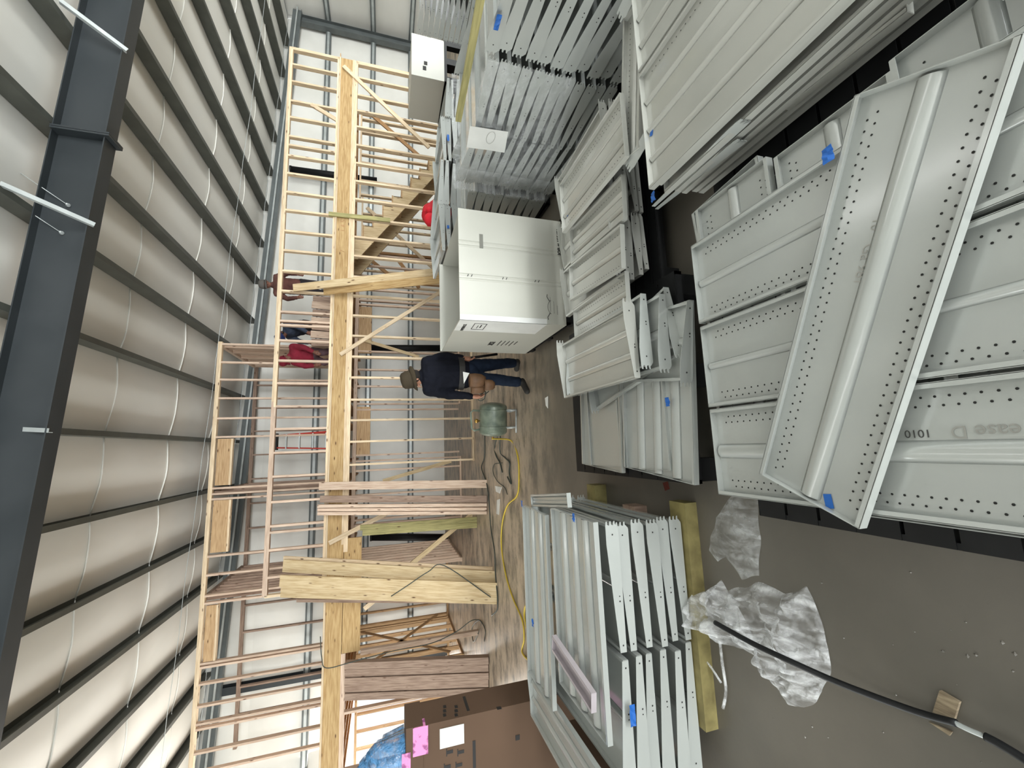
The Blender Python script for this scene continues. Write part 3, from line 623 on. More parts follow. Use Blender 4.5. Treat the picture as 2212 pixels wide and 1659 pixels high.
for s_, q_, sz, m_ in (('ease D', (2205, 915), .045, PEN), ('1010', (2010, 928), .030, DPEN)):
    p_ = pz(q_[0], q_[1], TOPZ-.029); text(s_, sz, 'handwriting', a3, Matrix.Translation((p_.x, p_.y, TOPZ-.0295)) @ Matrix.Rotation(PI/2, 4, 'Z'), m_, .0003)
# crosswise layers below
for lay, z in ((1, .335), (2, .27), (3, .215)):
    for k, Y in enumerate((1.29, .88, .50)):
        shelf('crosswise pale shelf, %s layer under the nearest stack top, %s' % (('first', 'second', 'third')[lay-1], ('far row', 'middle row', 'near row')[k]),
              (.42+.03*((lay+k) % 2)-.02*lay, Y-.02*lay, z), 0 if k != 1 else PI, 1.26, .38, 1, 2 if lay == 1 else 0, up=1, group='crosswise shelves in the nearest stack')
base = shelf('rusty-cornered pale shelf peeking out left under the nearest stack', (.45, 1.27, .305), .09, 1.30, .38, 0, 0, up=1)
# far right upper shelf at frame edge
shelf('pale perforated shelf at the right end of the nearest stack beyond the skewed shelf', (1.27, .22, .47), .18, .62, .50, 0, 3, up=1)
# --- stack E: right, further
pallet('black pallet under the right stack of ribbed shelves', 1.16, 2.42, .34, 1.56, .14)
EX = [(1.215, 1.845), (1.862, 2.49)]
EZ = .50
nm3 = ('nearest the aisle with a dot of blue tape', 'furthest from the aisle')
for k, (a, c) in enumerate(EX):
    shelf('bright ribbed shelf on the right stack, %s' % nm3[k], ((a+c)/2, .955, EZ), PI/2, 1.22, c-a, 3, 1, m=SHELF2, up=1, rh=.7, tapes=[(.585, .02, .018, 1.2)] if k == 0 else (), group='top shelves of the right stack')
for lay in range(6):
    z = EZ-.035-.052*lay
    for k, (a, c) in enumerate(((1.20+.008*lay if lay != 0 else 1.235, 1.80), (1.86, 2.44))):
        shelf('ribbed shelf, %s layer under the top of the right stack, %s' % (ORD[lay] if lay else 'first', ('aisle side', 'far side')[k]), ((a+c)/2, .95+.012*(lay % 2), z), (0, PI)[k]+.0*lay if False else PI/2*0+PI/2, 1.2, c-a, 3 if lay == 0 else 1, 0, m=SHELF2, up=1, br=.6 if lay in (1, 3) else 0, group='lower shelves of the right stack')
# bracket plates fanning from the aisle side of E
def plate(label, p0, p1, h, m=SHELF, taper=.5, nm='shelf_bracket', side=(0, 0, 1)):
    p0, p1 = Vector(p0), Vector(p1); L = (p1-p0).length; M = frame(p0, p1, side)
    pr = [(0, 0), (h*taper, 0), (h, L-.04)]
    for k in range(3): zz = h*(1-.32*k); pr += [(zz, L), (zz-.004, L+.022), (zz-.016, L+.022), (zz-.018, L)]
    pr += [(0, L-.02)]
    Ma = M @ Matrix(((1, 0, 0, 0), (0, 0, 1, -.0015), (0, 1, 0, 0), (0, 0, 0, 1))); Mb = M @ Matrix(((1, 0, 0, 0), (0, 0, 1, .0015), (0, 1, 0, 0), (0, 0, 0, 1)))
    o = put(nm, MB().sweep([(p[0], p[1]) for p in pr], Ma, Mb).mesh(nm, m)); return tag(o, label, 'bracket')
plate('white tapered shelf bracket with hooks on the aisle side of the right stack', pz(1415, 446, .37), pz(1614, 270, .41), .055, taper=.35)
plate('second white shelf bracket under the hooked one at the right stack', pz(1422, 452, .31), pz(1606, 312, .34), .055, taper=.35)
a = pz(1352, 365, .5); plate('white hooked bracket poking out beyond the taped corner of the right stack', (1.60, 1.40, .46), (a.x, a.y, .46), .07, taper=.8, side=(1, .3, .2))
a = pz(1330, 40, .55); plate('white hooked bracket poking out at the far end of the right stack', (2.35, 1.45, .5), (a.x, a.y, .5), .09, taper=.8, side=(1, .3, .2))
quad_later = ('pale perforated shelf standing out low under the right stack beside the gap', ((1688, 135), (1900, -70), (2030, -15), (1702, 228)), .30, 0, 3)
# --- F row of shelves beyond
pallet('long black pallet under the middle row of shelves', .93, 2.5, 2.02, 2.85, .14)
pallet('black pallet continuing behind the middle shelf row', 1.55, 2.5, 1.62, 2.0, .14)
def quad(label, pts, z, ribs=2, holes=2, m=None, br=0, up=1, tapes=(), dz=0, W_=None, pitch=0, rh=.8):
    q = [pz(*p, z) for p in pts]       # order: far-right, far-left, near-left, near-right along the length 0-1 / 3-2
    c = sum(q, Vector())/4; d = ((q[1]-q[0])+(q[2]-q[3])).normalized(); L = ((q[1]-q[0]).length+(q[2]-q[3]).length)/2
    n_ = Vector((-d.y, d.x, 0)); Wd = (abs((q[3]-q[0]).dot(n_))+abs((q[2]-q[1]).dot(n_)))/2
    return shelf(label, (c.x, c.y, z-.012), 0, round(L, 2), round(W_ or Wd, 2), ribs, holes, m or SHELF2, br, up, rot=(pitch, 0, math.atan2(d.y, d.x)), tapes=tapes, rh=rh)
quad(*quad_later)
# long lengthwise shelves by the gap
quad('narrow perforated shelf lying behind the tall film-wrapped stack, beside the ribbed row', ((1392, 8), (1385, 330), (1345, 345), (1352, 25)), .46, 1, 1)
quad('tilted ribbed shelf with a square of blue tape on top of the middle row', ((1340, 205), (1213, 401), (1220, 501), (1359, 336)), .50, 2, 2, tapes=[(.36, .07, .022, .4)])
quad('open-framed shelf under the tilted one in the middle row', ((1349, 376), (1235, 497), (1238, 571), (1351, 474)), .44, 2, 1)
quad('perforated shelf with a centre rib in the middle row, second from the right', ((1351, 475), (1242, 571), (1229, 652), (1341, 588)), .45, 1, 1)
quad('perforated ribbed shelf partly hidden in the middle row left of the centre-ribbed one', ((1352, 590), (1242, 662), (1247, 735), (1362, 668)), .40, 1, 2)
# pile layers under them
for lay in range(5):
    z = .385-.05*lay
    for k, X in enumerate((1.16, 1.56, 1.98)):
        shelf('shelf inside the middle row, %s layer, %s column' % (ORD[lay] if lay else 'topmost', ('left', 'middle', 'right')[k]), (X+.015*lay, 2.46-.02*(lay % 2), z), PI/2+.06*math.sin(lay*2+k), .74, .37, 1, 0, m=SHELF2, up=1, br=.7, group='shelves inside the middle row')
# --- C pallet with shelves
pallet('black pallet under the blank sheet and long ribbed shelf in the middle of the floor', -.235, .94, 1.83, 3.24, .205)
quad('long ribbed shelf lying on the black pallet with pencil writing and a brown stain', ((1492, 648), (1507, 1031), (1352, 1021), (1348, 700)), .232, 3, 0, m=SHELF, rh=1.5)
quad('blank cream shelf sheet lying on the far half of the black pallet', ((1340, 760), (1347, 1018), (1262, 1003), (1255, 790)), .235, 0, 0, m=SHELF2)
quad('dark-edged lower sheet between the blank sheet and the ribbed shelf', ((1345, 760), (1352, 1020), (1330, 1018), (1325, 760)), .20, 0, 0, m=SHELF)
for k in range(2):
    shelf('shelf hidden flat in the pile on the floor pallet, %s half' % ('near', 'far')[k], (.33, 2.2+.5*k, .209), 0, 1.0, .44, 0, 0, up=1)
# F3 stack: four shelves with brackets towards the camera
quad('ribbed cream shelf with hooks topping the small stack at the left of the middle row', ((1362, 662), (1222, 742), (1222, 861), (1382, 813)), .42, 2, 0, br=.9, up=1)
for k, (dy, yw, z) in enumerate(((-.03, .03, .36), (-.07, .0, .31), (-.14, -.14, .26), (.02, .22, .245))):
    shelf('cream hooked shelf in the small stack, %s from the top' % ORD[k+1], (.60-.02*k, 2.40+dy-.05*k, z), -PI/2+yw, .96, .40, 1, 0, m=SHELF, br=.9, up=1)
TPB = MB().box(-.022, .022, -.016, .016, 0, .002).mesh('tape_scrap', TAPE)
# --- D: lower left hook-ended stack
DXs = (-.46, -1.13, -1.80)
for lay in range(6):
    for cidx in range(2):
        x1, x0 = DXs[cidx], DXs[cidx+1]; cx = (x0+x1)/2+.012*math.sin(lay*3+cidx); z = .095+.084*lay
        # brackets face the camera; hooks at the outer ends
        rz = -PI/2 if cidx == 0 else PI/2
        # shelf length runs along Y; local -Y (hooks) must point to +X for the right column
        rz = PI/2 if cidx == 0 else -PI/2
        shelf('hook-ended shelf, %s layer from the top, %s column of the left stack' % (ORD[5-lay], ('right', 'left')[cidx]), (cx, 2.72+.015*math.sin(lay*2+cidx*2), z), rz, 1.2, .64, 1, 0, br=.93, up=1, rot=(0, .012*math.sin(lay*5+cidx), rz), group='hook-ended shelves in the left stack')
quad('broad ribbed shelf on top of the left stack, nearer one', ((1192, 1107), (1218, 1480), (1312, 1600), (1290, 1118)), .645, 3, 0, m=SHELF, W_=.62, rh=1.6)
quad('broad ribbed shelf on top of the left stack, far one beside the aisle', ((1133, 1098), (1150, 1478), (1192, 1500), (1180, 1105)), .645, 2, 0, m=SHELF, W_=.52, rh=1.6)
shelf('ribbed shelf crosswise on the left stack under the two broad ones', (-1.95, 2.8, .60), PI/2, 1.3, .35, 2, 0, up=1, br=.5)
cl = quad('lavender-grey channel strip lying diagonally on the left stack', ((1208, 1355), (1280, 1478), (1288, 1560), (1188, 1420)), .70, 0, 0, m=mat('lavender_enamel', sl(176, 168, 172), .4), W_=.10)
tb = MB(); tb.box(-.06, .06, -.002, .0, -.05, .05)
for lab, p in (('crumpled blue tape on the front of the left stack', py(1366, 1545, 2.06)), ('blue tape strip at the right end of the left stack top', pz(1240, 1118, .69)), ('small blue tape on the aisle edge of the left stack', pz(1152, 1345, .68)), ('blue tape tuft at the far corner of the left stack', pz(1128, 1088, .66)), ('blue tape square beside the hooked brackets on the floor pallet', pz(1443, 868, .262)), ('blue tape piece on the right side of the nearest shelf', pz(1790, 335, .455)), ('blue tape hanging at the aisle corner of the right stack', pz(1412, 425, .43)), ('blue tape band on the film-wrapped stack near its paper sheet', px(1030, 288, 2.62)), ('blue tape band high on the nearer film-wrapped stack', px(1075, 50, 2.62)), ('blue tape band on the row of standing shelf piles', py(968, 298, 5.395)), ('blue tape loop low on the row of standing shelf piles', py(968, 490, 5.395))):
    b = MB(); R = random.Random(lab); n = 6
    for i in range(n+1):
        for j in range(3):
            b.v.append(((i/n-.5)*(.10 if 'front' in lab or 'band' in lab else .05), (j/2-.5)*.032, .008*R.random()))
    for i in range(n):
        for j in range(2): q0 = i*3+j; b.f.append((q0, q0+1, q0+4, q0+3))
    ax = 'v' if ('front' in lab or 'pile' in lab) else ('s' if 'wrapped' in lab else 'h')
    M = Matrix.Translation(p)
    if ax == 'v': M = M @ Matrix.Rotation(PI/2, 4, 'X')
    if ax == 's': M = M @ Matrix.Rotation(PI/2, 4, 'Y') @ Matrix.Rotation(PI/2, 4, 'Z')
    o = put('tape_scrap', b.mesh('tape_scrap', TAPE), None, M); tag(o, lab, 'tape')
    md = o.modifiers.new('thick', 'SOLIDIFY'); md.thickness = .001
dn = thing('dunnage_block', 'long yellow wooden block under the left stack', 'block', (-.95, 2.15, 0)); put('block', MB().box(-.62, .58, -.068, .07, 0, .082).mesh('block', DUN), dn)
dn = thing('dunnage_block', 'rear yellow wooden block under the far side of the left stack', 'block', (-.95, 3.2, 0)); put('block', MB().box(-.85, .60, -.07, .07, 0, .105).mesh('block', DUN), dn)
dn = thing('dunnage_block', 'brown block between the blocks under the left stack', 'block', (-.95, 2.65, 0)); put('block', MB().box(-.85, .5, -.07, .07, 0, .105).mesh('block', W['old']), dn)
quad('small ribbed metal panel at the far right corner of the left stack', ((1150, 1066), (1228, 1068), (1232, 1093), (1153, 1096)), .60, 2, 0, m=SHELF)
# --- B stacks: tall film-wrapped, brackets facing left (-X)
def bstack(desc_, X, y0, y1, ztop, layers, zb, cols=2, seed=1, Ld=1.22, paper=False):
    R = random.Random(seed); h = (ztop-zb)/layers; cw_ = (y1-y0)/cols
    for k in range(layers):
        for c in range(cols):
            cy = y0+cw_*(c+.5)+R.uniform(-.012, .012); z = zb+h*k+.004
            rz = 0 if c == 0 else PI          # hooks toward the outer ends
            shelf('hook-ended shelf, %s layer down, %s half of the %s' % (ORD[layers-1-k], ('near', 'far')[c], desc_), (X+Ld/2+R.uniform(-.015, .015), cy, z), 0, Ld, round(cw_-.01, 2), 1, 0, br=h/.088, up=1, rot=(R.uniform(-.02, .02), 0, rz), group='shelves of the '+desc_)
pallet('black pallet under the tall film-wrapped stack', 2.66, 3.9, 2.42, 3.76, .06)
bstack('tall film-wrapped stack', 2.66, 2.42, 3.76, 1.09, 12, .07)
pallet('black pallet under the tall wrapped stack at the frame edge', 2.66, 3.9, 1.02, 2.34, .06)
bstack('nearer tall stack at the frame edge', 2.67, 1.04, 2.34, 1.13, 11, .07, seed=5)
pallet('black pallet under the stack hidden behind the white box', 2.66, 3.9, 3.95, 5.1, .06)
bstack('stack right behind the white box', 2.68, 3.92, 5.05, .93, 9, .07, seed=9)
def sheet(nm, lab, cat, pts, m, amp=.01, n=24, sc_=6, kind=None):
    a, b_, c, d = [Vector(p) for p in pts]; b = MB(); nn = (b_-a).cross(d-a).normalized()
    for i in range(n+1):
        for j in range(n+1):
            u, v = i/n, j/n; p = (a*(1-u)+b_*u)*(1-v)+(d*(1-u)+c*u)*v
            b.v.append(tuple(p+nn*amp*noise.noise(p*sc_)))
    for i in range(n):
        for j in range(n): q0 = i*(n+1)+j; b.f.append((q0, q0+1, q0+n+2, q0+n+1))
    return tag(put(nm, b.mesh(nm, m, True)), lab, cat)
fx = 2.615
wrap = thing('stretch_film', 'clear stretch film wound round the tall shelf stack', 'film', (3.2, 3.1, .1))
for nm_, pts in (('film_side', ((fx, 2.36, .45), (fx, 3.84, .12), (fx, 3.84, 1.11), (fx, 2.37, 1.11))), ('film_end', ((fx, 3.84, .12), (3.95, 3.84, .12), (3.95, 3.84, 1.11), (fx, 3.84, 1.11))), ('film_band', ((fx-.01, 3.5, .1), (fx-.01, 3.85, .1), (fx-.01, 3.85, 1.1), (fx-.01, 3.5, 1.1)))):
    o = sheet(nm_, '', '', pts, WRAP, .012); del o['label']; del o['category']; o.parent = wrap; o.matrix_basis = RM[wrap.name].inverted()
ps = sheet('paper_sheet', 'white printed packing sheet stuck on the side of the film-wrapped stack', 'paper', (px(1015, 272, 2.60), px(1008, 318, 2.60), px(1090, 330, 2.60), px(1098, 285, 2.60)), PAPER, .004, 8)
pt = thing('slip', None, None, px(1060, 296, 2.595)); 
bpy.data.objects.remove(pt)
b = MB(); c = px(1060, 298, 2.594)
b.tube([c+Vector((0, .07*math.cos(t*PI/12), .035*math.sin(t*PI/12))) for t in range(25)], .0012, 4); o = put('pen_loop', b.mesh('pen_loop', PEN), ps, world=True)
# timber on the stack
p0, p1 = px(990, 258, 2.62), px(1042, -25, 2.62)
plank('timber', None, p0, p1, .045, .045, W['green'], (1, 0, 0)); o = bpy.context.scene.collection.objects[-1]; tag(o, 'pale timber batten lying along the top edge of the wrapped stacks', 'timber')
# B3: row of shelf piles behind, hooks toward camera side
def pile(desc_, x0, x1, Y, ztop, zb, layers, seed):
    R = random.Random(seed); h = (ztop-zb)/layers
    for k in range(layers):
        shelf('shelf, %s layer down, %s' % (ORD[layers-1-k], desc_), ((x0+x1)/2+R.uniform(-.02, .02), Y+.5+R.uniform(-.03, .03), zb+h*k), 0, 1.0, round(x1-x0, 2), 1, 0, br=h/.09, up=1, rot=(0, R.uniform(-.03, .03), PI/2 if seed % 2 else -PI/2), group='shelves in the far row of piles')
for k, (x0, x1, zt_) in enumerate(((2.72, 3.4, 1.08), (3.42, 4.1, 1.08), (4.12, 4.8, 1.03), (4.82, 5.45, .98))):
    pile('%s pile of the far row behind the wrapped stack' % ('leftmost', 'second', 'third', 'rightmost')[k], x0, x1, 5.42, zt_, .09, 11, k+1)
for k in range(2): pallet('black pallet under the far row of shelf piles, %s one' % ('left', 'right')[k], 2.7+1.4*k, 4.08+1.4*k, 5.4, 6.5, .08)
# white box with shelf pile at the far right
pallet('black pallet stack under the far right white box', 6.45, 7.35, 6.48, 7.5, .80)
wb = thing('white_box', 'plain white carton standing on black pallets at the far right', 'box', (6.9, 7.0, .8))
put('carton_body', MB().box(-.42, .42, -.5, .5, 0, .575).mesh('carton_body', WCARD), wb)
put('mark', MB().box(-.28, -.2, -.505, -.5, .32, .38).mesh('mark', INK), wb); put('mark', MB().box(-.17, -.1, -.505, -.5, .3, .36).mesh('mark', INK), wb)
pallet('black pallet under the far right shelf bundle', 5.62, 6.95, 3.75, 5.0, .14)
wp = thing('white_box', 'white crate below the far right shelf bundle', 'box', (6.28, 4.38, .14)); put('carton_body', MB().box(-.62, .62, -.6, .6, 0, .60).mesh('carton_body', WCARD), wp)
for k in range(9):
    for c in range(2):
        shelf('shelf, %s layer down, %s half of the far right bundle' % (ORD[8-k], ('near', 'far')[c]), (6.24, 4.06+.62*c, .75+.072*k), 0, 1.2, .60, 1, 0, br=.78, up=1, rot=(0, 0, PI*c+.015*(k % 3)), group='shelves of the far right bundle')
# ================================================================ WHITE BULK BOX
BX0, BX1, BY0, BY1 = 1.12, 2.19, 3.5, 4.74
pallet('black plastic pallet under the big white bulk box', BX0+.01, BX1+.03, BY0, BY1, .10)
bb_ = thing('bulk_box', 'big open-topped white corrugated bulk box standing on a black pallet', 'box', ((BX0+BX1)/2, (BY0+BY1)/2, .10))
hz = 1.03; hw, hd = (BX1-BX0)/2, (BY1-BY0)/2; T = .012
def boxpanel(nm, x0, x1, y0, y1, z1=hz, lab=None):
    return put(nm, MB().box(x0, x1, y0, y1, 0, z1).mesh(nm, WCARD), bb_, label=lab)
def rpanel(nm, x0, x1, yf, sgn, z1):      # front panel with vertical crease grooves
    b = MB(); creases = [x0+(x1-x0)*t for t in (.36, .40, .66, .70)]; xs = [x0]+sum([[c-.012, c-.005, c+.005, c+.012] for c in creases], [])+[x1]
    prof = []
    for i, x in enumerate(xs):
        g = 0
        if i not in (0, len(xs)-1) and (i-1) % 4 in (1, 2): g = .006
        prof.append((x, yf+g*sgn))
    prof2 = prof+[(x, yf+T*sgn) for x, _ in reversed(prof)]
    M0 = Matrix(((1, 0, 0, 0), (0, 1, 0, 0), (0, 0, 1, 0), (0, 0, 0, 1))); M1 = M0.copy(); M1[2][3] = z1
    b.sweep(prof2, M0, M1); return put(nm, b.mesh(nm, WCARD), bb_)
rpanel('front_panel', -hw, hw, -hd, 1, hz)
boxpanel('back_panel', -hw, hw, hd-T, hd, hz+.02); boxpanel('left_panel', -hw, -hw+T, -hd+T, hd-T); boxpanel('right_panel', hw-T, hw, -hd+T, hd-T, hz-.02)
boxpanel('floor_panel', -hw+T, hw-T, -hd+T, hd-T, .02)
b = MB(); b.box(-hw-.003, -hw+.05, -hd-.003, -hd-.0005, .2, hz-.0); b.box(-hw-.003, -hw-.0005, -hd-.003, -hd+.34, .2, hz); put('corner_sheet', b.mesh('corner_sheet', PAPER), bb_, label='glossy white wrap sheet')
b = MB(); b.box(.16, .30, -hd-.002, -hd+.001, .80, .835); put('hand_hole', b.mesh('hand_hole', mat('hole_shadow', sl(120, 120, 112), .8)), bb_)
bm_ = MB()
for zz in (.95, .62, .30):
    for dx_ in (0, .035): bm_.mbox(Matrix.Translation((-.115, -hd-.002, zz-dx_)) @ Matrix.Rotation(.5, 4, 'Y'), -.012, .012, -.001, .001, -.003, .003)
put('staple_marks', bm_.mesh('staple_marks', INK), bb_)
Mf = lambda x, y, z: Matrix(((1, 0, 0, x), (0, 0, -1, y), (0, 1, 0, z), (0, 0, 0, 1)))      # text facing -Y
Ml = lambda x, y, z: Matrix(((0, 0, -1, x), (-1, 0, 0, y), (0, 1, 0, z), (0, 0, 0, 1)))     # text facing -X
text('JOB # 155451', .048, 'printed_text', bb_, Mf(BX1-.36, BY0-.003, .118), bold=.0015)
for i, s in enumerate(('UNITED', 'BULK', 'PACK')): text('\u2014'*(3+i), .03, 'printed_emblem', bb_, Mf(BX0+.10+.01*i, BY0-.003, .18+.035*i))
b = MB(); c = Vector((BX0+.17, BY0-.003, .235))
b.tube([c+Vector((.07*math.cos(t), 0, .05*math.sin(t))) for t in [PI*.1+PI*.8*k/10 for k in range(11)]], .0016, 4)
for s in (-1, 1): b.tube([c+Vector((s*.06, 0, .03)), c+Vector((s*.10, 0, .055)), c+Vector((s*.125, 0, .05))], .003, 4)
put('printed_emblem', b.mesh('printed_emblem', INK), bb_, world=True)
text('PAPERPACK', .04, 'printed_text', bb_, Ml(BX0-.005, BY0+.33, 1.045), bold=.001)
text('XCE', .075, 'printed_text', bb_, Ml(BX0-.005, BY0+.86, .62), bold=.003)
for k, l in enumerate((.2, .2, .17, .2, .14)): put('printed_lines', MB().box(BX0-.005, BX0-.003, BY0+.66, BY0+.66+l, .56-.045*k, .567-.045*k).mesh('printed_lines', INK), bb_, world=True)
b = MB(); y0, z0 = BY0+.08, .86
for a in ((0, .19, 0, .006), (0, .19, .114, .12), (0, .006, 0, .12), (.184, .19, 0, .12)): b.box(BX0-.0055, BX0-.0035, y0+a[0], y0+a[1], z0+a[2], z0+a[3])
b.box(BX0-.0055, BX0-.0035, y0+.04, y0+.13, z0+.04, z0+.05); b.box(BX0-.0055, BX0-.0035, y0+.06, y0+.15, z0+.07, z0+.076)
put('printed_box', b.mesh('printed_box', INK), bb_, world=True)
b = MB(); b.box(BX0+.2, BX0+.235, BY1-T-.003, BY1-T-.001, .92, .99); put('brown_label', b.mesh('brown_label', CARD), bb_, world=True, label='small brown label')
# ================================================================ BROWN CARTON (left)
CX, CYF, CYB, CZ = -2.30, 3.92, 4.26, 1.56
ct = thing('cardboard_carton', 'tall brown cardboard carton with pink and white labels at the left', 'carton', (CX-.6, 4.1, 0))
put('carton_body', MB().box(CX-1.3, CX, CYF, CYB, .0, CZ).mesh('carton_body', CARD), ct, world=True)
put('top_cap', MB().box(CX-1.31, CX+.008, CYF-.008, CYB+.008, CZ-.13, CZ+.008).mesh('top_cap', CARD), ct, world=True)
a = py(920, 1570, CYF-.012); c = py(925, 1625, CYF-.012)
a1 = py(892, 1557, CYF-.012); a2 = py(925, 1628, CYF-.012)
put('pink_label', MB().box(min(a1.x, a2.x), CX+.001, CYF-.012, CYF-.009, a2.z, a1.z).mesh('pink_label', PINK), ct, world=True, label='pink printed label')
put('pink_label', MB().box(CX, CX+.003, CYF-.010, CYF+.09, a2.z+.02, a1.z-.01).mesh('pink_label', PINK), ct, world=True, label='pink printed label folding round the corner')
a1 = py(868, 1630, CYF-.012); put('pink_label', MB().box(a1.x-.16, a1.x, CYF-.012, CYF-.009, a1.z-.07, a1.z).mesh('pink_label', PINK), ct, world=True, label='second pink label')
a1, a2 = py(950, 1576, CYF-.006), py(1003, 1606, CYF-.006); put('white_label', MB().box(a2.x, a1.x, CYF-.004, CYF-.001, a2.z, a1.z).mesh('white_label', PAPER), ct, world=True, label='white label')
def mark(*a): put('printed_mark', MB().box(*a).mesh('printed_mark', INK), ct, world=True)
for (x, y) in ((971, 1620), (995, 1620), (966, 1652), (991, 1648)):
    c = py(x, y, CYF-.004); mark(c.x-.03, c.x-.005, CYF-.003, CYF-.001, c.z-.03, c.z+.02); mark(c.x-.045, c.x+.01, CYF-.003, CYF-.001, c.z+.02, c.z+.028)
c = py(1023, 1600, CYF); d = py(1023, 1659, CYF); mark(d.x, c.x, CYF-.003, CYF-.001, c.z-.016, c.z+.01); 
c = py(1118, 1593, CYF); mark(c.x-.02, c.x+.02, CYF-.003, CYF-.001, c.z-.02, c.z+.02)
for k in range(3):
    for j in range(2):
        c = px(960+25*j, 1527+9*k, CX); mark(CX+.001, CX+.003, c.y-.02, c.y+.02, c.z-.015, c.z+.012)
c = px(1010, 1530, CX); mark(CX+.001, CX+.003, CYF+.06, CYB-.06, c.z-.012, c.z+.012)
c = px(1078, 1530, CX); mark(CX+.001, CX+.003, c.y-.02, c.y+.02, c.z-.02, c.z+.02)
text('THIS WAY UP', .05, 'printed_text', ct, Mf(CX-1.0, CYF-.003, py(1036, 1620, CYF).z-.03)) if False else None
# blue film bag on the carton
b = MB(); n = 34
for i in range(n+1):
    for j in range(n+1):
        u, v = i/n, j/n; x = CX-.14-1.15*u; y = CYF+.02+.30*v
        hgt = (.12+.58*u**.6)*math.sin(PI*min(1, v*1.0+.0))**.45 if 0 < v < 1 else 0
        if u == 0: hgt = 0
        q_ = noise.noise((u*5, v*4, 2))*.12+abs(noise.noise((u*14+v*9, v*3, 7)))*.09
        b.v.append((x, y+q_*.5, CZ+.012+max(0, hgt+q_*(1 if hgt > .05 else 0))))
for i in range(n):
    for j in range(n): q0 = i*(n+1)+j; b.f.append((q0, q0+1, q0+n+2, q0+n+1))
tag(put('plastic_bag', b.mesh('plastic_bag', BLUEF, True)), 'crumpled clear blue plastic bag piled on top of the cardboard carton', 'bag')
# second carton low
sc2 = thing('cardboard_carton', 'low brown carton in the gap left of the left stack', 'carton', (-2.25, 2.9, 0)); put('carton_body', MB().box(-.22, .18, -.3, .3, 0, .42).mesh('carton_body', CARD), sc2); put('flap', MB().box(-.22, .18, -.3, 0, .42, .425).mesh('flap', CARD), sc2)
# ================================================================ AIR TANK
tc_ = Vector((.37, 5.62, .31))
tk = thing('air_tank', 'portable green air tank with a carry handle standing by the worker', 'air tank', (tc_.x, tc_.y, 0))
ax = Vector((1, -.12, 0)).normalized(); R_ = .195
pts = []; rr = []
for k in range(7): t = k/6*PI/2; pts.append(tc_-ax*(.17+.07*math.cos(t))); rr.append(max(.01, R_*math.sin(t)))
for k in range(7): t = k/6*PI/2; pts.append(tc_+ax*(.17+.07*math.sin(t))); rr.append(max(.01, R_*math.cos(t)))
put('tank_body', MB().tube(pts, 0, 28, rr).mesh('tank_body', TANK), tk, world=True)
for s in (-.1, .13): put('weld_band', MB().tube([tc_+ax*(s-.008), tc_+ax*(s+.008)], R_+.004, 28).mesh('weld_band', TANK), tk, world=True)
hb = [tc_+ax*.12+Vector((0, 0, R_-.02)), tc_+ax*.13+Vector((0, 0, R_+.09)), tc_+ax*.10+Vector((0, 0, R_+.125)), tc_-ax*.12+Vector((0, 0, R_+.11)), tc_-ax*.15+Vector((0, 0, R_+.07)), tc_-ax*.13+Vector((0, 0, R_-.02))]
put('handle', MB().tube(hb, .014, 10).mesh('handle', TANK), tk, world=True)
gx = tc_-ax*.02+Vector((0, -.02, R_))
put('gauge', MB().tube([gx+Vector((0, -.03, .05)), gx+Vector((0, 0, .05))], .028, 14).mesh('gauge', BRASS), tk, world=True); put('valve', MB().tube([gx, gx+Vector((0, 0, .05))], .010, 8).mesh('valve', BRASS), tk, world=True)
put('outlet', MB().tube([tc_-ax*.22, tc_-ax*.28+Vector((0, 0, .01))], .014, 8).mesh('outlet', BRASS), tk, world=True)
for s in (.12, -.12):
    fr = [tc_+ax*s+Vector((0, -.10, -R_+.03)), tc_+ax*s+Vector((0, -.13, -.298)), tc_+ax*s+Vector((0, .13, -.298)), tc_+ax*s+Vector((0, .10, -R_+.03))]
    put('leg', MB().tube(fr, .012, 8).mesh('leg', GALV), tk, world=True)
put('foot_bar', MB().tube([tc_+ax*.12+Vector((0, -.13, -.298)), tc_-ax*.2+Vector((0, -.13, -.298))], .012, 8).mesh('foot_bar', GALV), tk, world=True)
# hoses and cords
def cm(pts, n=6):
    P = [Vector(p) for p in pts]; P = [P[0]*2-P[1]]+P+[P[-1]*2-P[-2]]; out = []
    for i in range(1, len(P)-2):
        for k in range(n):
            t = k/n; out.append(.5*((2*P[i])+(P[i+1]-P[i-1])*t+(2*P[i-1]-5*P[i]+4*P[i+1]-P[i+2])*t*t+(3*P[i]-P[i-1]-3*P[i+1]+P[i+2])*t**3))
    out.append(P[-2]); return out
def hose(nm, lab, pts, r, m, cat='hose', n=6):
    return tag(put(nm, MB().tube(cm(pts, n), r, 7).mesh(nm, m)), lab, cat)
fl = lambda *l: [tuple(pz(x, y, .012)) for x, y in l]
hose('air_hose', 'yellow air hose running from the green tank across the floor', [tuple(tc_-ax*.27+Vector((0, -.01, .02)))]+fl((1104, 952), (1118, 985), (1121, 1030), (1117, 1070), (1096, 1092), (1085, 1130), (1083, 1180), (1092, 1240), (1107, 1290), (1128, 1340), (1132, 1380), (1128, 1410), (1155, 1440)), .011, YEL)
hose('air_hose', 'yellow hose loop beside the aisle edge of the left stack', fl((1143, 1302), (1134, 1312), (1133, 1335), (1140, 1365), (1148, 1395)), .012, YEL)
GRH = mat('grey_green_hose', sl(58, 66, 60), .6)
hose('air_hose', 'dark hose dropping from the tank outlet to the floor', [tuple(tc_-ax*.2+Vector((0, -.12, -.05)))]+fl((1068, 965), (1072, 985), (1080, 1000), (1085, 1020)), .011, GRH)
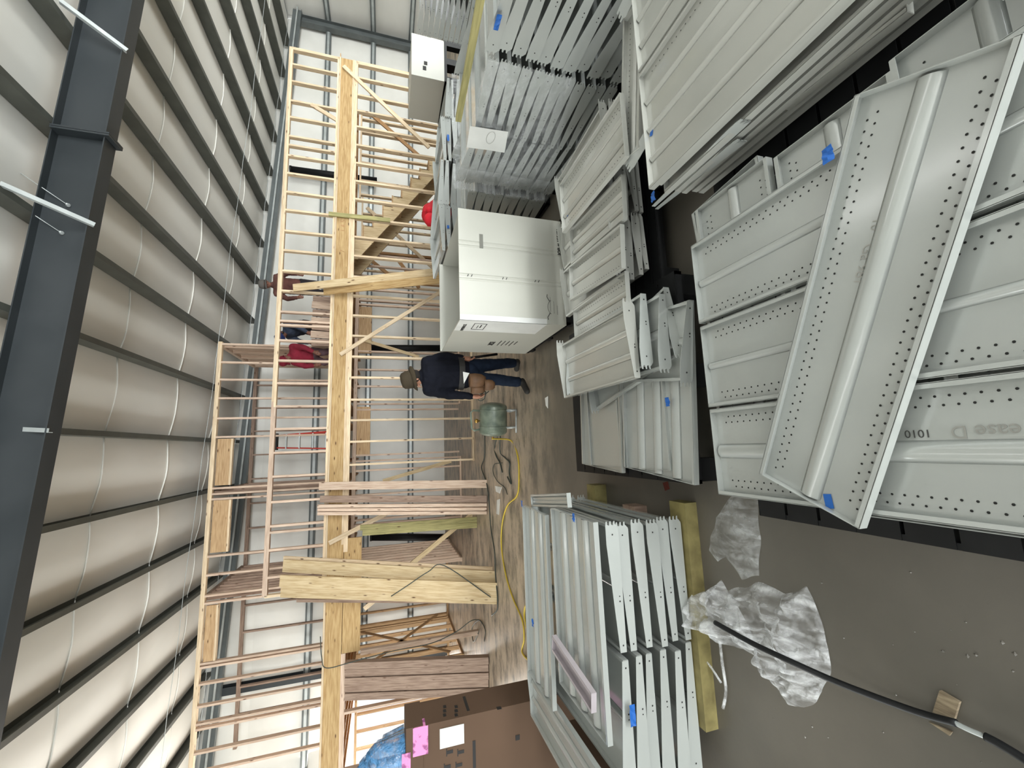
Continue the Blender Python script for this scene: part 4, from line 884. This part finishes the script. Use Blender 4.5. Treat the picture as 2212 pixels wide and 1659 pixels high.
hose('air_hose', 'second dark hose beside the tank outlet hose', [tuple(tc_-ax*.2+Vector((0, -.1, -.08)))]+fl((1080, 975), (1092, 990), (1101, 1000), (1100, 1020), (1104, 1045), (1096, 1030)), .010, GRH)
hose('power_cord', 'thin dark cord looping on the floor left of the tank', fl((1085, 1000), (1068, 1003), (1065, 1020), (1075, 1040), (1090, 1053), (1096, 1068)), .006, GRH, 'cord')
hose('power_cord', 'long dark cord along the floor before the stud wall plate', fl((1047, 940), (1047, 985), (1040, 1010), (1050, 1040), (1056, 1080), (1060, 1140), (1068, 1190), (1070, 1240), (1075, 1310), (1062, 1330)), .009, GRH, 'cord')
hose('power_cord', 'dark coiled cord hanging over the left opening', [tuple(py(692, 1375, 8.4)), tuple(py(695, 1420, 8.36)), tuple(py(705, 1443, 8.34)), tuple(py(760, 1430, 8.3)), tuple(py(850, 1406, 8.2)), tuple(py(930, 1390, 8.1)), tuple(py(985, 1365, 7.9)), tuple(py(1020, 1340, 7.6))]+fl((1040, 1345), (1030, 1375), (1022, 1385), (1020, 1355), (1035, 1340), (1048, 1360), (1046, 1385)), .008, GRH, 'cord')
hose('power_cord', 'greenish cord draped over the leaning yellow boards', [tuple(py(1060, 1290, 6.9)), tuple(py(960, 1222, 7.2)), tuple(py(925, 1235, 7.2)), tuple(py(880, 1265, 7.35)), tuple(py(845, 1288, 7.5))], .008, GRH, 'cord')
# thick black hose in the foreground
bh = thing('black_hose', 'thick black hose with a silver coupling crossing the near floor', 'hose', tuple(pz(1900, 1510)))
pp = [tuple(pz(x, y, z)) for x, y, z in ((1545, 1345, .15), (1575, 1362, .16), (1630, 1392, .16), (1700, 1425, .15), (1800, 1470, .09), (1900, 1509, .05), (1990, 1541, .03), (2066, 1562, .03))]
put('tube', MB().tube(cm(pp), .0115, 10).mesh('tube', BLACKP), bh, world=True)
put('coupling', MB().tube(cm([tuple(pz(*q, .03)) for q in ((2060, 1560), (2090, 1575), (2130, 1592))]), .0075, 10).mesh('coupling', GALV), bh, world=True, label='silver coupling')
put('tube', MB().tube(cm([tuple(pz(*q, .03)) for q in ((2128, 1591), (2160, 1608), (2212, 1640), (2300, 1700))]), .012, 10).mesh('tube', BLACKP), bh, world=True)
# plastic film heap
def heap(nm, lab, outline, hmax, m, n=84, seed=0, cat='plastic film', fold=1):
    cx = sum(p.x for p in outline)/len(outline); cy = sum(p.y for p in outline)/len(outline); b = MB(); N_ = len(outline)
    for i in range(n+1):
        for j in range(180):
            a = j/180*N_; k = int(a); f = a-k; p = outline[k % N_]*(1-f)+outline[(k+1) % N_]*f; t = i/n
            x, y = cx+(p.x-cx)*t, cy+(p.y-cy)*t
            r1 = abs(noise.noise((x*5+seed, y*7, seed))); r2 = abs(noise.noise((x*19+y*6, y*9+seed, 4))); r3 = abs(noise.noise((x*34-y*20, y*14+seed*2, 9)))
            z = hmax*((1-t**2.2)*(.25+1.3*r1)+.42*r2*(1-t**6)+.22*r3*(1-t**8))*fold+.004
            b.v.append((x+.02*noise.noise((x*9, y*9, 8)), y+.02*noise.noise((x*9, y*9, 18)), z))
    for i in range(n):
        for j in range(180): q0 = i*180+j; q1 = i*180+(j+1) % 180; b.f.append((q0, q1, q1+180, q0+180))
    return tag(put(nm, b.mesh(nm, m, True)), lab, cat)
P_ = lambda *l: [pz(x, y) for x, y in l]
heap('plastic_film', 'heap of clear crumpled plastic film on the near floor under the black hose', P_((1575, 1275), (1640, 1258), (1700, 1290), (1745, 1265), (1768, 1330), (1790, 1400), (1795, 1455), (1780, 1500), (1735, 1527), (1700, 1520), (1665, 1465), (1630, 1415), (1580, 1380), (1570, 1330)), .15, FILM, seed=2)
heap('plastic_film', 'twisted neck of clear film between the left stack and the film heap', P_((1510, 1262), (1535, 1290), (1560, 1255), (1590, 1300), (1640, 1400), (1600, 1400), (1560, 1370), (1530, 1362), (1495, 1365), (1492, 1330)), .17, FILM, seed=9)
heap('plastic_film', 'flat clear film sheet lying beyond the film heap', P_((1545, 1115), (1600, 1050), (1640, 1080), (1643, 1170), (1643, 1243), (1600, 1247), (1570, 1200), (1555, 1215), (1530, 1190)), .03, film('flat_film', .2, (.85, .88, .88, 1)), seed=4)
hose('film_strip', 'shiny twisted film strip trailing beside the left stack', [tuple(pz(*q, .03)) for q in ((1490, 1365), (1512, 1410), (1535, 1440), (1558, 1475))], .006, FILM, 'plastic film')
hose('film_strip', 'second film strip hanging down to a shiny tip near the yellow block', [tuple(pz(*q, .02)) for q in ((1555, 1385), (1560, 1430), (1568, 1490), (1562, 1530))], .008, FILM, 'plastic film')
# wood scrap
SCRAP = mat('grey_wood_scrap', sl(150, 136, 112), .8, col2=sl(112, 98, 78), scale=18, stretch=(6, 1, 1))
b = MB(); q = P_((2035, 1490), (2078, 1515), (2066, 1555), (2020, 1537)); b.add([v+Vector((0, 0, .002)) for v in q]+[v+Vector((0, 0, .014)) for v in q], [(0, 1, 2, 3), (7, 6, 5, 4), (0, 4, 5, 1), (1, 5, 6, 2), (2, 6, 7, 3), (3, 7, 4, 0)])
tag(put('wood_scrap', b.mesh('wood_scrap', SCRAP)), 'small square wood scrap on the floor under the black hose', 'wood scrap')
b = MB(); q = P_((2010, 1558), (2060, 1580), (2055, 1588)); b.add([v+Vector((0, 0, .002)) for v in q]+[v+Vector((0, 0, .01)) for v in q], [(0, 1, 2), (5, 4, 3), (0, 3, 4, 1), (1, 4, 5, 2), (2, 5, 3, 0)])
tag(put('wood_scrap', b.mesh('wood_scrap', SCRAP)), 'pointed wood splinter beside the square scrap', 'wood scrap')
# debris
R = random.Random(3); b = MB()
for k in range(70):
    c = pz(R.uniform(1650, 2200), R.uniform(1230, 1650)) if k < 30 else pz(R.uniform(1050, 1150), R.uniform(900, 1300)); s = R.uniform(.002, .007) if k < 30 else R.uniform(.004, .012)
    vs = [c+Vector((s*math.cos(t)*R.uniform(.6, 1.2), s*math.sin(t)*R.uniform(.6, 1.2), .001)) for t in (0, 1.6, 3.1, 4.7)]; b.add(vs+[c+Vector((0, 0, s*.7))], [(0, 1, 4), (1, 2, 4), (2, 3, 4), (3, 0, 4)])
o = put('debris', b.mesh('debris', CONC), kind='stuff'); tag(o, 'scattered chips and dust crumbs on the concrete', 'debris')
for lab, q, m_ in (('torn white scrap on the floor left of the tank', ((1070, 1050), (1084, 1052), (1080, 1066), (1072, 1062)), PAPER), ('thin white strip of trash on the dusty floor', ((1074, 1080), (1080, 1078), (1078, 1112), (1073, 1110)), PAPER), ('small white scrap right of the left stack', ((1178, 860), (1184, 856), (1184, 882), (1180, 876)), PAPER), ('small red brown leaf on the floor above the flat film', ((1433, 1043), (1443, 1040), (1447, 1056), (1438, 1060)), mat('leaf_brown', sl(110, 50, 38), .8))):
    b = MB(); v = P_(*q); b.add([p+Vector((0, 0, .001)) for p in v]+[p+Vector((0, 0, .006)) for p in v], [(0, 1, 2, 3), (7, 6, 5, 4), (0, 4, 5, 1), (1, 5, 6, 2), (2, 6, 7, 3), (3, 7, 4, 0)]); tag(put('scrap', b.mesh('scrap', m_)), lab, 'scrap')
# ================================================================ PEOPLE
def rem(nm, mb, m, par, vox, wr=0, lab=None):
    o = put(nm, mb.mesh(nm, m, True), par, world=True, label=lab)
    r = o.modifiers.new('remesh', 'REMESH'); r.mode = 'VOXEL'; r.voxel_size = vox; r.use_smooth_shade = True
    s = o.modifiers.new('smooth', 'SMOOTH'); s.factor = .5; s.iterations = 3
    if wr:
        tx = bpy.data.textures.new(nm+'_wrinkle', 'CLOUDS'); tx.noise_scale = .07; d = o.modifiers.new('wrinkle', 'DISPLACE'); d.texture = tx; d.strength = wr; d.mid_level = .5; d.texture_coords = 'GLOBAL'
    return o
def person(label, J, cols, face, vox=.012, hair=(30, 24, 20), hat=None, belt=False, sc_=1.0, boots=True):
    """J: joint name -> world position. face: unit vector the head looks along."""
    J = {k: Vector(v) for k, v in J.items()}; face = Vector(face).normalized()
    t = thing('person', label, 'person', (J['pelvis'].x, J['pelvis'].y, min(J['aL'].z, J['aR'].z)-.09*sc_))
    sk_, sh_, tr_, bo_ = cols; k = sc_
    hd = J['head']; side = (J['sL']-J['sR']).normalized(); upv = (J['head']-J['neck']).normalized(); fs = face.cross(upv).normalized()
    b = MB()
    b.capsule(hd-upv*.045*k, hd+upv*.035*k, .072*k, .088*k, .88, fs); b.capsule(hd-upv*.07*k+face*.035*k, hd-upv*.03*k+face*.04*k, .045*k, .05*k)
    b.capsule(hd+face*.085*k, hd+face*.105*k-upv*.025*k, .012*k, .017*k)          # nose
    b.capsule(hd+face*.083*k-upv*.062*k-fs*.02*k, hd+face*.083*k-upv*.062*k+fs*.02*k, .009*k, .009*k)   # mouth
    for s in (-1, 1): b.capsule(hd+fs*s*.078*k+upv*.015*k, hd+fs*s*.082*k-upv*.025*k, .016*k, .012*k)   # ears
    b.capsule(J['neck'], hd-upv*.06*k, .058*k, .05*k); ch = J['chest']
    b.capsule(ch, J['pelvis'], .13*k, .12*k, 1.25, side); b.capsule(J['sL'], J['sR'], .06*k, .06*k)
    for s in 'LR':
        b.capsule(J['s'+s], J['e'+s], .05*k, .04*k); b.capsule(J['e'+s], J['w'+s], .04*k, .028*k)
        b.capsule(J['h'+s], J['k'+s], .085*k, .058*k); b.capsule(J['k'+s], J['a'+s], .052*k, .038*k)
        wv = J['w'+s]; hv = (wv-J['e'+s]).normalized(); sd = hv.cross(face if abs(hv.dot(face)) < .9 else side).normalized(); nn = hv.cross(sd)
        pm_ = wv+hv*.075*k; b.capsule(wv, pm_, .028*k, .032*k, 1.25, sd)
        for i, (o_, ln) in enumerate(((-.033, .062), (-.011, .074), (.011, .070), (.032, .054))):
            r0 = pm_+sd*o_*k+hv*.012*k; m1 = r0+hv*ln*.55*k+nn*.008*k; m2 = m1+hv*ln*.35*k+nn*.026*k
            b.capsule(r0, m1, .0095*k, .0088*k); b.capsule(m1, m2, .0088*k, .0075*k)
        th0 = wv+hv*.03*k-sd*.026*k; th1 = th0+hv*.035*k-sd*.026*k+nn*.01*k; b.capsule(th0, th1, .012*k, .0105*k); b.capsule(th1, th1+hv*.03*k+nn*.012*k, .0105*k, .009*k)
    body = rem('body', b, sk_, t, vox*.7)
    b = MB(); b.capsule(ch+(J['neck']-ch)*.45, J['pelvis']+upv*.02, .150*k, .150*k, 1.28, side); b.capsule(J['sL'], J['sR'], .078*k, .078*k); b.capsule(J['neck']-upv*.02*k, ch, .075*k, .15*k, 1.15, side); b.capsule(J['neck']-upv*.02*k, J['neck']+upv*.035*k, .082*k, .074*k)
    for s in 'LR': b.capsule(J['s'+s], J['e'+s], .075*k, .060*k); b.capsule(J['e'+s], J['w'+s]-(J['w'+s]-J['e'+s]).normalized()*.02, .060*k, .044*k)
    rem('shirt', b, sh_, t, vox, .022*k)
    b = MB(); b.capsule(J['pelvis']+upv*.03, J['pelvis']-Vector((0, 0, .04)), .135*k, .14*k, 1.2, side)
    for s in 'LR': b.capsule(J['h'+s], J['k'+s], .105*k, .078*k); b.capsule(J['k'+s], J['a'+s]+(J['k'+s]-J['a'+s]).normalized()*.03, .076*k, .066*k)
    rem('trousers', b, tr_, t, vox, .018*k)
    for s in 'LR':
        b = MB(); a_ = J['a'+s]; to = J['t'+s]; b.capsule(a_+Vector((0, 0, .03)), a_-Vector((0, 0, .02)), .05*k, .048*k); b.capsule(a_-Vector((0, 0, .045))-(to-a_).normalized()*.02, to, .042*k, .038*k, 1.1)
        rem('boot', b, bo_, t, vox*.8)
    for s in (-1, 1): put('eye', MB().capsule(hd+face*.078*k+fs*s*.032*k+upv*.005*k, hd+face*.081*k+fs*s*.032*k+upv*.005*k, .010*k, .010*k).mesh('eye', INK), t, world=True)
    if hair:
        b = MB(); b.capsule(hd-face*.02*k, hd+upv*.045*k-face*.012*k, .088*k, .092*k, .95, fs); rem('hair', b, mat('hair', sl(*hair), .8), t, vox*.8)
    if hat:
        hm, kind = hat; b = MB(); rs = [(.0, .112), (.02, .112), (.06, .108), (.10, .098), (.122, .07), (.128, .02)]
        c0 = hd+upv*.045*k; b.tube([c0+upv*(z_*k) for z_, _ in rs], 0, 20, [r_*k for _, r_ in rs]); put('hat_crown', b.mesh('hat_crown', hm), t, world=True)
        b = MB(); z0 = c0+upv*.005*k
        n_ = 28
        for r_, dz_ in ((.100, .004), (.135, -.014), (.158, -.038), (.156, -.046), (.135, -.022), (.1, -.004)):
            for i in range(n_):
                a_ = 2*PI*i/n_; rad = r_*k if kind == 'brim' else (r_*k if math.cos(a_) > .45 else .104*k); b.v.append(tuple(z0+face*rad*math.cos(a_)+fs*rad*math.sin(a_)*.95+upv*dz_*k*(1+.3*math.sin(2*a_))))
        for q_ in range(6):
            for i in range(n_): A0 = q_*n_+i; A1 = q_*n_+(i+1) % n_; B0 = ((q_+1) % 6)*n_+i; B1 = ((q_+1) % 6)*n_+(i+1) % n_; b.f.append((A0, A1, B1, B0))
        put('hat_brim', b.mesh('hat_brim', hm, True), t, world=True)
    return t, J
SKIN = mat('skin', sl(168, 120, 96), .55, var=.03); NAVY = mat('navy_shirt', sl(18, 20, 29), .85, spec=.15, var=.1, scale=8); JEAN = mat('blue_jeans', sl(31, 41, 58), .85, spec=.15, var=.15, scale=12)
BOOT = mat('dark_boot', sl(40, 38, 36), .7); HAT = mat('dark_hat', sl(66, 58, 46), .85, spec=.15); LEATH = mat('tan_leather', sl(104, 74, 48), .6, var=.15, scale=14)
PY = 5.08
g = lambda x, y, Y=PY: py(x, y, Y)
fR, fL = pz(1128, 784), pz(1140, 826)
person_main, J = person('worker seen from behind in a navy shirt, blue jeans, dark brimmed hat and tool belt', {
    'head': g(900, 817)+Vector((0, 0, .02)), 'neck': g(916, 812), 'chest': g(945, 812), 'pelvis': g(1005, 806),
    'sR': g(922, 783), 'sL': g(926, 842), 'eR': g(962, 769, PY+.02), 'wR': g(1000, 774, PY-.06), 'eL': g(970, 853, PY), 'wL': g(1020, 856, PY-.04),
    'hR': g(1012, 793), 'hL': g(1012, 819), 'kR': g(1068, 787, PY+.06), 'kL': g(1072, 820, PY-.04),
    'aR': fR+Vector((0, 0, .11)), 'aL': fL+Vector((0, 0, .11)), 'tR': fR+Vector((-.06, .12, .045)), 'tL': fL+Vector((-.13, -.09, .045))},
    (SKIN, NAVY, JEAN, BOOT), (-.80, .35, -.25), .011, hat=(HAT, 'brim'))
def mp(nm, mb, m, lab=None, par=person_main): return put(nm, mb.mesh(nm, m), par, world=True, label=lab)
pv = J['pelvis']
b = MB(); n = 24
for zz in (-.03, .04):
    for i in range(n): a = 2*PI*i/n; b.v.append((pv.x+.215*math.cos(a), pv.y+.175*math.sin(a), pv.z+.06+zz))
for i in range(n): b.f.append((i, (i+1) % n, n+(i+1) % n, n+i))
o = mp('tool_belt', b, BOOT); o.modifiers.new('t', 'SOLIDIFY').thickness = .008
def pouch(c, wd, dp, h, nm='tool_pouch'):
    b = MB(); n = 18; rows = [(h, 1.0), (h*.6, 1.05), (h*.25, .95), (0, .6)]
    for zz, s in rows:
        for i in range(n): a = 2*PI*i/n; b.v.append((c.x+wd*s*math.cos(a), c.y+dp*s*math.sin(a), c.z+zz))
    for r_ in range(3):
        for i in range(n): b.f.append((r_*n+i, r_*n+(i+1) % n, (r_+1)*n+(i+1) % n, (r_+1)*n+i))
    b.f.append(tuple(range(3*n, 4*n))); b.smooth = True; o = mp(nm, b, LEATH); o.modifiers.new('t', 'SOLIDIFY').thickness = .006
q = g(1040, 822, PY-.20); pouch(Vector((q.x, q.y, q.z-.05)), .085, .055, .20); q = g(1058, 828, PY-.23); pouch(Vector((q.x-.02, q.y, q.z-.06)), .065, .045, .13)
q = g(1035, 838, PY-.16); pouch(Vector((q.x-.02, q.y, q.z-.07)), .05, .04, .17)
q0, q1, q2 = g(1000, 803, PY-.215), g(1002, 829, PY-.215), g(1014, 806, PY-.215); b = MB(); b.add([q0, q1, q2, q0+Vector((0, .004, 0)), q1+Vector((0, .004, 0)), q2+Vector((0, .004, 0))], [(0, 1, 2), (5, 4, 3), (0, 3, 4, 1), (1, 4, 5, 2), (2, 5, 3, 0)]); mp('speed_square', b, PAPER, 'white triangular square')
b = MB().tube([g(1002, 775, PY-.09), g(1074, 765, PY-.05)], .016, 8); tag(put('tool_bar', b.mesh('tool_bar', BLACKP)), 'short dark bar held in the right hand of the worker with the hat', 'bar')
hose('cord_coil', 'thin dark cord held in the left hand of the worker with the hat', [tuple(g(*q, PY-.06)) for q in ((1038, 852), (1049, 846), (1047, 860), (1038, 866), (1033, 862), (1040, 856), (1050, 850), (1056, 845))], .006, GRH, 'cord')
# upstairs workers
def standing(label, xt, yt, Y, hgt, cols, face, lean=(0, 0), arms='down', **kw):
    h = py(xt, yt, Y); k = hgt/1.75; z0 = h.z-hgt+.02; X = h.x; sd = Vector((face[1], -face[0], 0)).normalized()   # to the person's right... side vector
    lx, ly = lean; c = lambda s, dx, dy, z: tuple(Vector((X+dx, Y+dy, z0+z*k))+sd*s*k)
    J = {'head': c(0, lx, ly, 1.63), 'neck': c(0, lx*.8, ly*.8, 1.48), 'chest': c(0, lx*.6, ly*.6, 1.28), 'pelvis': c(0, 0, 0, .95)}
    for s, n_ in ((-1, 'L'), (1, 'R')):
        J['s'+n_] = c(s*.19, lx*.75, ly*.75, 1.43); J['h'+n_] = c(s*.09, 0, 0, .92); J['k'+n_] = c(s*.10, 0, .02, .5); J['a'+n_] = c(s*.11, 0, 0, .10); J['t'+n_] = tuple(Vector(c(s*.12, 0, 0, .045))+Vector((face[0], face[1], 0)).normalized()*.13*k)
        if arms == 'out': J['e'+n_] = c(s*.30, lx*.6, ly*.6, 1.20); J['w'+n_] = tuple(Vector(c(s*.27, lx*.6, ly*.6, .98))+Vector((face[0], face[1], 0)).normalized()*.12)
        else: J['e'+n_] = c(s*.24, lx*.5, ly*.5, 1.15); J['w'+n_] = tuple(Vector(c(s*.22, lx*.5, ly*.5, .92))+Vector((face[0], face[1], 0)).normalized()*.15)
    return person(label, J, cols, (face[0], face[1], -.2), **kw)
BRN = mat('brown_shirt', sl(104, 66, 58), .85, var=.2, scale=9); BLU = mat('blue_grey_jacket', sl(62, 72, 92), .85, var=.2, scale=6); MAR = mat('maroon_hoodie', sl(140, 30, 52), .85, var=.15, scale=6); DK = mat('dark_trousers', sl(40, 36, 40), .85)
REDC = mat('red_shirt', sl(200, 20, 40), .8, var=.1)
GCAP = mat('grey_cap', sl(96, 92, 88), .8)
DARK = mat('dark_skin', sl(130, 88, 72), .55)
def bottom(Y, xt, yt): return py(xt, yt, Y).z-DZ1
for (lab, xt, yt, Y, cols, face, kw) in (
    ('upstairs worker in a brown shirt and grey cap, above the leaning yellow boards', 566, 614, None, (DARK, BRN, DK, BOOT), (-.2, -1, 0), dict(arms='out', hat=(GCAP, 'cap'))),):
    Y = 10.6; person_h = py(xt, yt, Y).z-DZ1; standing(lab, xt, yt, Y, person_h, cols, face, vox=.014, **kw)
def bent(label, shx, shy, hipx, hipy, headx, heady, Y, cols, face, hand=(0, 0), **kw):
    """a person leaning over: shoulders, hips and head given by the spots where the photo shows them"""
    sh, hp, hdp = py(shx, shy, Y-.12), py(hipx, hipy, Y), py(headx, heady, Y-.2); zf = DZ1 if Y > 8.6 else 0
    sd = Vector((face[1], -face[0], 0)).normalized(); f_ = Vector((face[0], face[1], 0)).normalized(); v = lambda p, s: p+sd*s
    J = {'head': hdp, 'neck': sh+(hdp-sh)*.3, 'chest': sh+(hp-sh)*.3, 'pelvis': hp}
    for s, n_ in ((-1, 'L'), (1, 'R')):
        J['s'+n_] = v(sh, s*.18); J['e'+n_] = v(sh, s*.22)+f_*.12+Vector((0, 0, -.24)); J['w'+n_] = v(sh, s*.16)+f_*.22+Vector((0, 0, -.44))
        lh = hp.z-zf; J['h'+n_] = v(hp, s*.09)-Vector((0, 0, .03)); J['k'+n_] = v(hp, s*.12)+f_*.10+Vector((0, 0, -lh*.48)); J['a'+n_] = v(hp, s*.12)-f_*.05; J['a'+n_].z = zf+.10
        J['t'+n_] = J['a'+n_]+f_*.13-Vector((0, 0, .055))
    return person(label, J, cols, (face[0], face[1], -.6), **kw)
bent('upstairs worker in a blue-grey jacket bending over beside the lumber pile', 622, 714, 655, 706, 610, 724, 10.4, (DARK, BLU, DK, BOOT), (-.7, -.5, 0), vox=.014, hat=(mat('blue_cap', sl(36, 54, 110), .8), 'cap'))
bent('upstairs worker in a maroon hoodie stooping behind the railing', 634, 766, 672, 768, 618, 776, 9.9, (DARK, MAR, mat('purple_grey_trousers', sl(96, 74, 80), .85), BOOT), (-.5, -.8, 0), vox=.014, hair=None, hat=(MAR, 'cap'))
# worker in red behind the shelf piles
hr = py(930, 468, 7.2)
J2 = {'head': hr+Vector((-.10, -.1, .02)), 'neck': hr+Vector((-.02, 0, .02)), 'chest': hr+Vector((.14, .08, .0)), 'pelvis': hr+Vector((.36, .2, -.18))}
for s, n_ in ((-1, 'L'), (1, 'R')):
    o_ = Vector((0, s*.18, 0)); J2['s'+n_] = hr+o_+Vector((.03, .04, .02)); J2['e'+n_] = hr+o_+Vector((-.02, .02, -.26)); J2['w'+n_] = hr+o_+Vector((-.12, 0, -.46)); J2['h'+n_] = J2['pelvis']+Vector((0, s*.09, -.03)); J2['k'+n_] = Vector((hr.x+.28, hr.y+.2+s*.12, .46)); J2['a'+n_] = Vector((hr.x+.36, hr.y+.22+s*.12, .10)); J2['t'+n_] = J2['a'+n_]+Vector((-.14, 0, -.055))
person('worker in a bright red hooded top bending behind the far shelf piles', J2, (SKIN, REDC, DK, BOOT), (-1, -.2, -.5), .014, hair=None, hat=(REDC, 'cap'))
